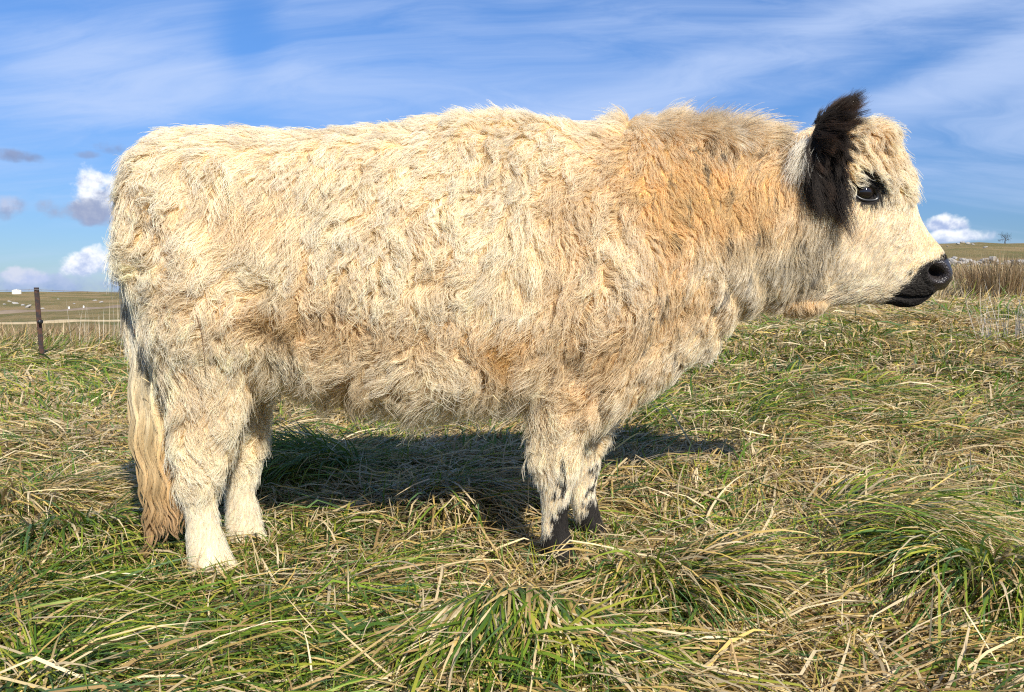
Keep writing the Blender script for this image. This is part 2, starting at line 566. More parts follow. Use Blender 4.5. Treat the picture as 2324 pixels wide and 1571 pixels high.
def build_body():
    parts = [loft_mesh(torso_rings())] + [loft_mesh(limb_rings(s)) for s in LIMBS]
    bulge = [
        (1360, 640, Ymid(1360) - .20, .17, .075, .22, 0.15), (1360, 640, Ymid(1360) + .20, .17, .075, .22, 0.15),       # shoulders
        (470, 640, Ymid(470) - .18, .16, .09, .22, 0), (470, 640, Ymid(470) + .18, .16, .09, .22, 0),                   # thighs
        (1915, 585, Ymid(1930) - .050, .10, .055, .085, 0.5), (1915, 585, Ymid(1930) + .050, .10, .055, .085, 0.5),       # cheeks
        (1972, 400, Ymid(1970) - .085, .050, .028, .030, -0.5), (1972, 400, Ymid(1970) + .085, .050, .028, .030, -0.5),   # brows
        (1960, 330, Ymid(1960), .075, .10, .055, 0.0),                                                                     # poll
        (1815, 688, Ymid(1820), .085, .06, .030, 0.0), (1582, 776, Ymid(1600), .075, .05, .05, 0.5),  # throat, dewlap
        (2122, 616, NOS_Y + .004, .030, .022, .026, 0.0), (2122, 616, 2 * Ymid(2120) - NOS_Y - .004, .030, .022, .026, 0.0),
        (2060, 684, Ymid(2060), .042, .040, .016, 0.1),                                                                    # chin
    ]
    for b in bulge:
        parts.append(ellipsoid(*b[:6], rot=b[6]))
    V, F = [], []
    for v, f in parts:
        o = len(V)
        V += v
        F += [tuple(i + o for i in q) for q in f]
    o = mesh_np('tmp', V, F)
    md = o.modifiers.new('r', 'REMESH')
    md.mode = 'VOXEL'
    md.voxel_size = 0.0075
    md.adaptivity = 0.0
    sm = o.modifiers.new('s', 'SMOOTH')
    sm.factor = 0.5
    sm.iterations = 9
    dg = bpy.context.evaluated_depsgraph_get()
    ev = o.evaluated_get(dg)
    me = bpy.data.meshes.new_from_object(ev)
    bpy.data.objects.remove(o)
    return me


def mesh_arrays(me):
    nv = len(me.vertices)
    co = np.empty(nv * 3, np.float64); me.vertices.foreach_get('co', co)
    no = np.empty(nv * 3, np.float64); me.vertices.foreach_get('normal', no)
    me.calc_loop_triangles()
    tr = np.empty(len(me.loop_triangles) * 3, np.int32); me.loop_triangles.foreach_get('vertices', tr)
    return co.reshape(-1, 3), no.reshape(-1, 3), tr.reshape(-1, 3)


def seg_dist(p, pts):
    """distance in XZ from points p to polyline pts"""
    d = np.full(len(p), 1e9)
    q = p[:, [0, 2]]
    for a, b in zip(pts[:-1], pts[1:]):
        a, b = np.array(a)[[0, 2]], np.array(b)[[0, 2]]
        ab = b - a
        t = np.clip(((q - a) @ ab) / (ab @ ab), 0, 1)
        d = np.minimum(d, np.linalg.norm(q - a - t[:, None] * ab, axis=1))
    return d


def elld(p, px, py, rx, ry, Y, rot=0.0):
    """normalised elliptic distance in XZ; radii in photo pixels"""
    c = P(px, py, Y)
    s = Y / FPX
    dx, dz = (p[:, 0] - c[0]), (p[:, 2] - c[2])
    if rot:
        dx, dz = dx * math.cos(rot) + dz * math.sin(rot), -dx * math.sin(rot) + dz * math.cos(rot)
    return np.hypot(dx / (rx * s), dz / (ry * s))


def shape_face(me):
    co, no, tr = mesh_arrays(me)
    head = co[:, 0] > P(1800, 500, 2.3)[0]
    d = np.zeros(len(co))
    # nostrils, mouth line, eye sockets
    e = np.minimum(elld(co, 2121, 622, 17, 11, NOS_Y, -0.4), elld(co, 2108, 612, 9, 8, NOS_Y, 0.6) * 1.1)
    side = sstep(0.012, 0.032, np.abs(co[:, 1] - Ymid(2120)))
    d -= 0.032 * np.exp(-e ** 4) * head * side
    rim = elld(co, 2120, 617, 28, 22, NOS_Y, -0.5)
    d += 0.006 * np.exp(-((rim - 1) / 0.3) ** 2) * head * side
    ml = seg_dist(co, [P(2146, 660, Ymid(2140) - .05), P(2105, 675, NOS_Y), P(2070, 677, NOS_Y), P(2036, 671, NOS_Y), P(2020, 664, NOS_Y)])
    d -= 0.009 * np.exp(-(ml / 0.0050) ** 2) * head * sstep(P(2008, 660, 2.3)[0], P(2040, 660, 2.3)[0], co[:, 0])
    e = elld(co, 1963, 437, 30, 26, EYE_Y)
    sd = sstep(0.05, 0.07, np.abs(co[:, 1] - Ymid(1963)))
    d -= 0.014 * np.exp(-e ** 2) * head * sd
    # dewlap folds and muscle unevenness
    body = ~head
    d += 0.010 * fbm(co, 9.0, 21, 2) * body
    fold = np.sin((co[:, 0] * 1.0 + 0.35 * co[:, 2]) * 62 + 2.2 * vnoise(co, 6, 5)) * np.exp(-elld(co, 1680, 620, 120, 170, 2.16) ** 2)
    d += 0.005 * fold
    # hollows in front of the hip and behind the shoulder
    d -= 0.022 * np.exp(-elld(co, 660, 470, 90, 70, 2.05) ** 2) + 0.016 * np.exp(-elld(co, 1215, 560, 45, 150, 2.0) ** 2) + 0.014 * np.exp(-elld(co, 620, 800, 40, 90, 2.02) ** 2)
    d += 0.020 * np.exp(-elld(co, 500, 385, 45, 30, 2.08) ** 2) * (np.abs(no[:, 1]) > 0.2)
    co = co + no * d[:, None]
    # the mesh's own feet stop at the hooves
    me.vertices.foreach_set('co', co.astype(np.float32).ravel())
    me.update()


body_me = build_body()
shape_face(body_me)
body_me.name = 'cow'
cow = link(bpy.data.objects.new('cow', body_me))
tag(cow, 'shaggy cream and tan cow with black ear and black muzzle standing side-on in grass', 'cow')
co, no, tr = mesh_arrays(body_me)
body_me.polygons.foreach_set('use_smooth', np.ones(len(body_me.polygons), bool))

# ------------------------------------------------------------------ coat pattern (shared by skin and hair)
CREAM = np.array([0.89, 0.735, 0.45])
WHITE = np.array([0.96, 0.905, 0.775])
TAN = np.array([0.74, 0.505, 0.205])
GOLD = np.array([0.58, 0.34, 0.07])
BLACK = np.array([0.016, 0.013, 0.012])
GREY = np.array([0.33, 0.285, 0.225])


def lerp(a, b, t):
    t = np.asarray(t)[:, None]
    return a * (1 - t) + b * t


def black_mask(p):
    """eye ring, muzzle, leg speckles: 0..1"""
    hd = p[:, 0] > P(1880, 500, 2.3)[0]
    jn = vnoise(p, 95, 31) * 0.5 + vnoise(p, 40, 32) * 0.5
    m = np.zeros(len(p))
    # eye
    e1 = elld(p, 1964, 434, 43, 32, EYE_Y, -0.35)
    e2 = elld(p, 1953, 408, 26, 24, EYE_Y)
    m = np.maximum(m, hd * (np.minimum(e1, e2) + 0.12 * jn < 1.0))
    # muzzle: right of a ragged line
    s = NOS_Y / FPX
    a, b = P(2135, 585, NOS_Y), P(2072, 640, NOS_Y)
    lx = np.interp(p[:, 2], [P(0, 700, NOS_Y)[2], P(0, 672, NOS_Y)[2], P(0, 640, NOS_Y)[2], P(0, 612, NOS_Y)[2], P(0, 596, NOS_Y)[2], P(0, 586, NOS_Y)[2], P(0, 570, NOS_Y)[2]],
                   [P(x, 600, NOS_Y)[0] for x in (2010, 2040, 2062, 2074, 2086, 2122, 2146)])
    dd = (p[:, 0] - lx) / s + vnoise(p, 150, 33) * 8 + vnoise(p, 55, 34) * 9 + jn * 6
    m = np.maximum(m, (dd > 0) * hd)
    m = np.maximum(m, hd * (dd > -26) * (dd < 0) * (p[:, 2] < P(0, 605, NOS_Y)[2]) * (vnoise(p, 90, 40) > 0.52) * (p[:, 0] > P(2030, 600, NOS_Y)[0]))
    # fore legs: black lower front and speckles
    for (Yl, low, cx) in ((FN, 1160, 1262), (FF, 1135, 1335)):
        on = (np.abs(p[:, 1] - Yl) < 0.11) & (p[:, 0] > P(1150, 1100, Yl)[0]) & (p[:, 0] < P(1430, 1100, Yl)[0])
        ppx = 1162 + p[:, 0] / Yl * FPX
        ppy = np.interp(p[:, 2], [P(0, y, Yl)[2] for y in (1400, 1300, 1200, 1100, 1000, 900, 800)], [1400, 1300, 1200, 1100, 1000, 900, 800])
        front = (ppx - cx) / 38
        lo = (ppy - low) / 40
        m = np.maximum(m, on * (lo + 1.25 * front - 0.1 + 1.2 * jn > 0.0) * (lo > -0.9))
        sp = vnoise(p * np.array([1.5, 1.5, 0.75]), 62, 51) + 0.35 * vnoise(p, 120, 52)
        prob = np.exp(-((front - 0.35) / 0.55) ** 2) * sstep(1000, 1060, ppy)
        m = np.maximum(m, on * (sp > 1.05 - 1.08 * prob))
    return m.astype(float)


TANS = [  # px, py, rx, ry, amount
    (1560, 400, 190, 110, 0.95), (1650, 480, 130, 90, 0.70), (1780, 420, 70, 110, 0.55), (1450, 690, 90, 110, 0.50), (1400, 790, 100, 110, 0.60),
    (1290, 620, 70, 150, 0.40), (640, 710, 130, 45, 0.75), (880, 745, 170, 55, 0.65), (760, 600, 80, 60, 0.40), (540, 480, 60, 50, 0.40), (640, 520, 60, 50, 0.3),
    (1130, 770, 110, 45, 0.7), (1300, 470, 60, 120, 0.25), (1510, 560, 50, 100, 0.5), (1600, 690, 70, 60, 0.6), (1850, 690, 60, 30, 0.5),
    (1960, 530, 35, 30, 0.6), (1990, 330, 60, 50, 0.40), (1850, 560, 50, 60, 0.2), (1030, 590, 70, 60, 0.35), (480, 900, 60, 60, 0.25), (1330, 900, 80, 60, 0.40),
    (900, 870, 280, 40, 0.40), (430, 650, 60, 80, 0.30), (950, 470, 90, 50, 0.2), (380, 520, 50, 60, .25), (1480, 480, 80, 60, .35)]


def coat_base(p):
    """root colour, tip colour for each point"""
    n = fbm(p, 7.0, 61, 3)
    n2 = fbm(p, 18.0, 71, 2)
    t = np.zeros(len(p))
    for (px, py, rx, ry, a) in TANS:
        Y = 2.02 if px < 1450 else (2.14 if px < 1800 else 2.2)
        t += a * np.exp(-elld(p, px, py, rx, ry, Y) ** 2)
    t = t + 0.28 * n + 0.12 * n2 - 0.02
    legs = sstep(P(0, 930, 2.1)[2], P(0, 1030, 2.1)[2], p[:, 2])       # 0 above, 1 below
    legs = 1 - sstep(P(0, 1050, 2.1)[2], P(0, 950, 2.1)[2], p[:, 2])
    t = t * (1 - 0.85 * legs)
    back = sstep(P(0, 420, 2.1)[2], P(0, 310, 2.1)[2], p[:, 2]) * (p[:, 0] < P(1300, 0, 2.2)[0])
    t = t * (1 - 0.8 * back)
    face = (p[:, 0] > P(1900, 500, 2.2)[0])
    fw = np.exp(-elld(p, 2030, 520, 120, 130, 2.2) ** 2) * face
    t = t * (1 - 0.55 * fw)
    t = np.clip(t, 0, 1.1)
    root = lerp(np.tile(CREAM, (len(p), 1)), TAN, np.clip(t * 1.1 + 0.16 * (1 - legs), 0, 1))
    tip = lerp(np.tile(WHITE, (len(p), 1)), TAN * 1.08, np.clip(t * 0.72, 0, 1))
    # yellow stain on the belly side
    st = 1.0 * np.exp(-elld(p, 1150, 785, 55, 45, 2.0) ** 2)
    root = lerp(root, GOLD, st); tip = lerp(tip, GOLD * 1.15, st * 0.8)
    # shading below the ear on cheek and jaw painted grey, grey wash on neck, dark flecks down the neck
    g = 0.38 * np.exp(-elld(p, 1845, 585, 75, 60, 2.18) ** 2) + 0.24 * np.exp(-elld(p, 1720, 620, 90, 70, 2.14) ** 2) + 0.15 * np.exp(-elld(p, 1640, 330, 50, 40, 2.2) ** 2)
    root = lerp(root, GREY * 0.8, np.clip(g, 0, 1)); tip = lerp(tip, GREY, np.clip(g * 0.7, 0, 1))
    dg = 0.75 * np.exp(-elld(p, 290, 680, 14, 50, 2.16) ** 2) * (vnoise(p, 45, 95) > -0.1)      # dung on the tail
    root = lerp(root, np.array([.10, .075, .045]), dg); tip = lerp(tip, np.array([.12, .09, .055]), dg)
    return root, tip


def build_skin_material():
    m, T, b = principled('cow_skin', (0.7, 0.55, 0.38), 0.7, 0.2)
    at = T.n('ShaderNodeAttribute', attribute_name='skin_colour')
    T.set(b.inputs['Base Color'], at.outputs['Color'])
    gl = T.n('ShaderNodeAttribute', attribute_name='skin_wet')
    geo = T.n('ShaderNodeNewGeometry')
    pores = T.n('ShaderNodeTexVoronoi', ins={'Vector': geo.outputs['Position'], 'Scale': 260.0})
    bump = T.n('ShaderNodeBump', ins={'Strength': 0.6, 'Distance': 0.003, 'Height': pores.outputs['Distance']})
    T.set(b.inputs['Normal'], bump.outputs[0])
    T.set(b.inputs['Roughness'], T.math('SUBTRACT', 0.75, T.math('MULTIPLY', gl.outputs['Fac'], 0.42)))
    T.set(b.inputs['Specular IOR Level'], T.math('ADD', 0.15, T.math('MULTIPLY', gl.outputs['Fac'], 0.3)))
    return m


def muzzle_bare(p):
    """1 on the wet hairless nose pad"""
    hd = p[:, 0] > P(2085, 600, NOS_Y)[0]
    lx = np.interp(p[:, 2], [P(0, 700, NOS_Y)[2], P(0, 664, NOS_Y)[2], P(0, 640, NOS_Y)[2], P(0, 612, NOS_Y)[2], P(0, 596, NOS_Y)[2], P(0, 584, NOS_Y)[2]],
                   [P(x, 600, NOS_Y)[0] for x in (2140, 2126, 2112, 2098, 2108, 2150)])
    return sstep(-0.008, 0.004, p[:, 0] - lx) * hd


def paint_skin():
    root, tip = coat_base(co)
    c = root * 0.9
    bm = black_mask(co)
    c = lerp(c, BLACK, bm)
    wet = muzzle_bare(co)
    c = lerp(c, np.array([0.022, 0.017, 0.017]), wet)
    nos = np.exp(-elld(co, 2121, 621, 15, 11, NOS_Y, -0.5) ** 4) * (co[:, 0] > P(2085, 600, NOS_Y)[0])
    c = lerp(c, np.array([0.012, 0.008, 0.007]), nos)
    a = body_me.attributes.new('skin_colour', 'FLOAT_COLOR', 'POINT')
    c4 = np.ones((len(co), 4), np.float32); c4[:, :3] = c
    a.data.foreach_set('color', c4.ravel())
    a = body_me.attributes.new('skin_wet', 'FLOAT', 'POINT')
    a.data.foreach_set('value', (wet * (1 - nos)).astype(np.float32))
    body_me.materials.append(build_skin_material())


paint_skin()

# ------------------------------------------------------------------ coat


def region_params(p, n):
    """flow direction (unnormalised), length, lift, curl amplitude, clump for each root"""
    N = len(p)
    X = 1162 + p[:, 0] / 2.16 * FPX                       # approximate photo coordinates on the flank
    ys = np.array([1400, 1300, 1200, 1100, 1000, 900, 800, 700, 600, 500, 400, 300, 200.])
    Yp = np.interp(p[:, 2], [P(0, y, 2.16)[2] for y in ys], ys)
    fl = np.zeros((N, 3))
    # torso: down and back
    fl[:] = (-0.45, 0, -0.9)
    L = np.full(N, 0.060)
    lift = np.full(N, 0.36)
    amp = np.full(N, 0.0065)
    up = sstep(0.35, 0.9, n[:, 2])
    fl = lerp(fl, np.array([-0.9, 0, -0.1]), up)
    rear = sstep(430, 300, X)
    fl = lerp(fl, np.array([-0.35, 0, -0.9]), rear)
    L = L * (1 - 0.30 * up)
    amp = amp * (1 - 0.35 * up)
    # withers: tousled
    wi = np.exp(-((X - 1120) / 130) ** 2) * up
    lift = lift + 0.55 * wi
    # belly fringe
    be = sstep(-0.1, -0.7, n[:, 2]) * (Yp > 800) * (X < 1450)
    L = L + 0.020 * be
    lift = lift + 0.25 * be
    # neck
    nk = sstep(1400, 1480, X) * (1 - sstep(1880, 1930, X))
    fl = lerp(fl, np.array([-0.15, 0, -1.0]), nk * 0.9)
    L = L * (1 - nk) + 0.034 * nk
    lift = lift * (1 - 0.22 * nk)
    amp = amp * (1 - 0.35 * nk)
    cr = sstep(1320, 1530, X) * (1 - sstep(1740, 1810, X)) * sstep(0.55, 0.93, n[:, 2]) * (Yp < 420)
    L = L + 0.042 * cr
    lift = lift * (1 - cr) + 1.25 * cr
    fl = lerp(fl, np.array([0.5, -0.3, 0.2]), cr)
    lift = lift * (1 - 0.35 * nk * sstep(0.2, -0.4, n[:, 2]))
    dw = nk * sstep(0.1, -0.5, n[:, 2]) + nk * sstep(0.3, 0.8, n[:, 0])
    L = L + 0.006 * np.clip(dw, 0, 1)
    # head
    hd = sstep(1880, 1940, X)
    f_face = np.array([-0.55, 0, -0.75])
    fl = lerp(fl, f_face, hd)
    low = sstep(610, 660, Yp) * hd
    fl = lerp(fl, np.array([-0.95, 0, -0.15]), low)
    L = L * (1 - hd) + 0.020 * hd
    lift = lift * (1 - hd) + 0.17 * hd
    amp = amp * (1 - hd) + 0.0012 * hd
    fh = hd * (1 - sstep(400, 470, Yp)) * (1 - sstep(2090, 2110, X))
    L = L + 0.024 * fh
    lift = lift + 0.40 * fh
    amp = amp + 0.0055 * fh
    fl = lerp(fl, np.array([0.55, 0, -0.5]), fh)
    # around the eye and down the muzzle the hair gets very short
    er = np.exp(-(elld(p, 1963, 436, 44, 34, EYE_Y) / 0.95) ** 4) * hd
    L = L * (1 - 0.62 * er)
    lift = lift * (1 - 0.5 * er)
    mz = sstep(2070, 2150, X) * hd
    L = L * (1 - 0.5 * mz)
    bm_dark = sstep(2085, 2110, X) * (Yp > 585) * hd
    L = np.maximum(L * (1 - 0.62 * bm_dark), 0.006)
    lift = lift * (1 - 0.5 * bm_dark)
    amp = amp * (1 - bm_dark)
    # legs
    hind = X < 800
    lg = sstep(np.where(hind, 860, 900), np.where(hind, 960, 980), Yp) * ((n[:, 2] > -0.75) | (Yp > 1040)) * (np.abs(n[:, 2]) < 0.8)
    isleg = lg * ((X < 660) | ((X > 1130) & (X < 1460)))
    fl = lerp(fl, np.array([-0.25, 0, -1.0]), isleg)
    shank = sstep(np.where(hind, 1050, 1010), np.where(hind, 1150, 1100), Yp) * isleg
    Lleg = np.where(hind, 0.048, 0.042) - np.where(hind, 0.017, 0.024) * shank
    L = L * (1 - isleg) + Lleg * isleg
    amp = amp * (1 - 0.92 * shank)
    lift = lift * (1 - np.where(hind, 0.20, 0.52) * shank)
    fea = isleg * (1 - sstep(1040, 1110, Yp)) * sstep(0.0, -0.7, n[:, 0])
    L = L + 0.012 * fea
    lift = lift + 0.3 * fea
    # tail dock
    tl = (X < 345) & (Yp > 600)
    fl[tl] = (0.05, 0, -1)
    amp[tl] *= 0.4
    L[tl] = 0.055
    lift[tl] = 0.18
    # some areas lie smooth, others break up into curls
    smo = sstep(-0.25, 0.45, vnoise(p, 4.2, 85) + 0.25 * vnoise(p, 9.0, 86))
    bod = 1 - np.clip(hd + shank, 0, 1)
    lift = lift * (1 - 0.52 * smo * bod)
    L = L * (1 + 0.25 * smo * bod)
    amp = amp * (1 + 0.35 * (1 - smo) * bod)
    # swirl: rotate the flow about the normal
    sw = 1.25 * vnoise(p, 11.0, 81) + 0.75 * vnoise(p, 24.0, 82)
    sw = sw * (1 - 0.62 * smo) * (1 - 0.80 * np.clip(hd - fh + 1.1 * shank + tl, 0, 1)) * (1 - 0.35 * nk)
    d = norm(fl)
    ec = P(1963, 436, EYE_Y)
    ev = np.stack([p[:, 0] - ec[0], np.zeros(N), p[:, 2] - ec[2]], -1)
    ew = np.exp(-(np.linalg.norm(ev, axis=1) / 0.045) ** 2) * hd * (np.abs(n[:, 1]) > 0.3)
    d = lerp(d, norm(ev), np.clip(1.3 * ew, 0, 1))
    d = d - n * np.sum(d * n, 1, keepdims=True)
    d = norm(d + 1e-4)
    b = np.cross(n, d)
    d = d * np.cos(sw)[:, None] + b * np.sin(sw)[:, None]
    return d, L, lift, amp, (hd, nk, isleg, shank, fh, cr, smo * bod)


def sample_surface(co, no, tr, N, dens=None):
    a, b, c = co[tr[:, 0]], co[tr[:, 1]], co[tr[:, 2]]
    ar = np.linalg.norm(np.cross(b - a, c - a), axis=1) * 0.5
    if dens is not None:
        ar = ar * dens((a + b + c) / 3, norm(np.cross(b - a, c - a)))
    cdf = np.cumsum(ar)
    t = np.searchsorted(cdf, rng.random(N) * cdf[-1])
    t = np.clip(t, 0, len(tr) - 1)
    u, v = rng.random(N), rng.random(N)
    s = u + v > 1
    u[s], v[s] = 1 - u[s], 1 - v[s]
    w = 1 - u - v
    p = a[t] * w[:, None] + b[t] * u[:, None] + c[t] * v[:, None]
    n = norm(no[tr[t, 0]] * w[:, None] + no[tr[t, 1]] * u[:, None] + no[tr[t, 2]] * v[:, None])
    return p, n


def coat_density(c, n):
    d = np.ones(len(c))
    d = np.where(n[:, 1] > 0.25, 0.40, d)                 # the side turned away
    head = c[:, 0] > P(1880, 500, 2.3)[0]
    d = np.where(head, d * 2.6, d)
    d = np.where((c[:, 2] < P(0, 1080, 2.1)[2]), d * 2.6, d)
    bare = muzzle_bare(c)
    d = d * (1 - bare)
    # nothing grows on the eyeball
    e = elld(c, 1964, 436, 36, 28, EYE_Y, -0.3)
    d = np.where(head & (e < 1.0), 0.0, d)
    nm = elld(c, 2121, 621, 26, 20, NOS_Y, -0.5)
    d = np.where(head & (nm < 1.0), 0.0, d)
    return d


def build_coat(N=760000, NG=34000, NB=3000, K=10):
    gp, gn = sample_surface(co, no, tr, NG, coat_density)
    gd, gL, glift, gamp, greg = region_params(gp, gn)
    # locks: the small clumps gather into bigger ones
    bi = rng.integers(0, NG, NB)
    kb = kdtree.KDTree(NB)
    for i, q in enumerate(gp[bi].tolist()):
        kb.insert(q, i)
    kb.balance()
    gb = bi[np.array([kb.find(q)[1] for q in gp.tolist()])]
    bph, bfr, bls = rng.random(NG) * 2 * math.pi, 0.9 + 0.9 * rng.random(NG), 0.75 + 0.5 * rng.random(NG)
    bhook = rng.normal(size=NG) * 0.9
    gph = bph[gb] + 0.35 * rng.normal(size=NG)
    gfreq = bfr[gb] * (0.92 + 0.16 * rng.random(NG))
    ghook = bhook[gb] + 0.25 * rng.normal(size=NG)
    gLs = bls[gb] * (0.88 + 0.24 * rng.random(NG))
    gd = norm(0.30 * gd + 0.70 * gd[gb])
    gvar = (0.84 + 0.24 * rng.random(NG)) * (0.94 + 0.10 * rng.random(NG)[gb])
    gtone = 0.5 * rng.normal(size=NG)[gb] + 0.5 * rng.normal(size=NG)
    kd = kdtree.KDTree(NG)
    for i, q in enumerate(gp.tolist()):
        kd.insert(q, i)
    kd.balance()
    PA, RA, CA = [], [], []
    CH = 85000
    t = np.linspace(0, 1, K)[None, :]
    tm = (np.arange(K - 1) + 0.5)[None, :] / (K - 1)
    for c0 in range(0, N, CH):
        n_ = min(CH, N - c0)
        p, n = sample_surface(co, no, tr, n_, coat_density)
        gi = np.array([kd.find(q)[1] for q in p.tolist()])
        d, L, lift, amp, reg = region_params(p, n)
        hd, nk, isleg, shank, fh, cr, smo = reg
        short = np.clip(hd - fh + shank, 0, 1)
        own = (0.30 + 0.5 * short)[:, None]
        d = norm(own * d + (1 - own) * gd[gi] + 0.045 * rng.normal(size=(n_, 3)))
        d = norm(d - n * np.sum(d * n, 1, keepdims=True))
        b = np.cross(n, d)
        L = L * (1 + (gLs[gi] - 1) * (1 - 0.7 * short)) * (0.80 + 0.3 * rng.random(n_))
        fly = rng.random(n_) < 0.045                    # longer, coarser hairs lying on top
        under = (rng.random(n_) < 0.36) & ~fly          # short undercoat that fills between the locks
        L = np.where(under, L * 0.62, L)
        L = np.where(fly, L * 1.25, L)
        lift = np.clip(lift * (0.85 + 0.3 * rng.random(n_)) * np.where(under, 0.7, 1.0) + fly * 0.16, 0, 1.45)
        # heading along the strand: a wave plus a hook at the tip
        A = np.clip(amp / 0.0065, 0, 1.6)[:, None] * (1 - 0.3 * fly[:, None])
        w = 2 * math.pi * gfreq[gi][:, None] * tm * np.clip(L / 0.05, 0.4, 1.5)[:, None]
        ph = gph[gi][:, None] + 0.12 * rng.normal(size=(n_, 1))
        ang = 0.62 * A * (np.sin(w + ph) - 0.4 * np.sin(ph)) + ghook[gi][:, None] * A * tm ** 2.2
        # steepness: rises, then lies down
        el = lift[:, None] * (1.30 - 1.25 * tm) + 0.16 * A * np.cos(w * 1.1 + ph)
        el = el + 0.60 * sstep(0.65, 1.15, lift)[:, None] * tm
        st = (L / (K - 1))[:, None]
        ux, uy, uz = st * np.cos(el) * np.cos(ang), st * np.cos(el) * np.sin(ang), st * np.sin(el)
        cx = np.concatenate([np.zeros((n_, 1)), np.cumsum(ux, 1)], 1)
        cy = np.concatenate([np.zeros((n_, 1)), np.cumsum(uy, 1)], 1)
        cz = np.concatenate([np.zeros((n_, 1)), np.cumsum(uz, 1)], 1)
        cz = np.maximum(cz, 0.0006 + 0.0015 * t)
        pts = p[:, None, :] + d[:, None, :] * cx[..., None] + b[:, None, :] * cy[..., None] + n[:, None, :] * cz[..., None]
        pts[..., 2] -= 0.16 * L[:, None] * t * t * np.clip(lift, 0, 1)[:, None]
        off = p - gp[gi]
        cl = np.where(np.linalg.norm(off, axis=1) < 0.03, 0.80, 0.0) * (1 - 0.25 * nk) * (1 - 0.35 * np.clip(short - 0.8 * shank, 0, 1)) * (1 - 0.2 * fly) * np.where(under, 0.15, 1.0)
        pts -= off[:, None, :] * (cl[:, None] * t ** 1.1)[..., None]
        off = gp[gi] - gp[gb[gi]]
        cl = np.where(np.linalg.norm(off, axis=1) < 0.07, 0.42, 0.0) * (1 - 0.7 * nk) * (1 - 0.7 * smo) * (1 - 0.95 * short) * (1 - 0.6 * fly) * np.where(under, 0.1, 1.0)
        pts -= off[:, None, :] * (cl[:, None] * t ** 1.3)[..., None]
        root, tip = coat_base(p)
        bm = black_mask(p + np.where(isleg > 0.3, 0.0022, 0.0045)[:, None] * rng.normal(size=p.shape))
        var = ((1 + 0.05 * rng.normal(size=n_)) * gvar[gi])[:, None]
        tone = np.clip(0.5 + 0.5 * gtone[gi], 0, 1) * 0.35 * (1 - shank)
        root = root * var
        tip = lerp(tip, root, tone) * var
        flk = vnoise(p * np.array([2.6, 1.0, 0.7]), 30, 91)
        dark = (nk > 0.5) * (flk > 0.60) * (rng.random(n_) < 0.6) + (nk > 0.3) * (rng.random(n_) < 0.025)
        dark = np.clip(dark, 0, 1).astype(float)
        root = lerp(root, np.array([0.10, 0.085, 0.075]), dark * 0.85)
        tip = lerp(tip, np.array([0.14, 0.12, 0.10]), dark * 0.8)
        root = lerp(root, BLACK, bm)
        tip = lerp(tip, BLACK * 1.4, bm)
        tt = t ** 0.8
        cols = root[:, None, :] * (1 - tt[..., None]) + tip[:, None, :] * tt[..., None]
        cols = np.where(fly[:, None, None] & (bm[:, None, None] < .5) & (dark[:, None, None] < .5), np.minimum(cols * 1.06 + 0.02, 0.96), cols)
        rad = (0.00036 - 0.00022 * t ** 1.5) * (1 - 0.2 * short + 0.5 * fly * (1 - short))[:, None]
        PA.append(pts.astype(np.float32)); RA.append(np.broadcast_to(rad, (n_, K)).astype(np.float32)); CA.append(np.clip(cols, 0.004, 0.97).astype(np.float32))
    o = make_curves('coat', np.concatenate(PA), np.concatenate(RA), np.concatenate(CA), M_HAIR, cow)
    o['kind'] = 'stuff'
    return o


build_coat()

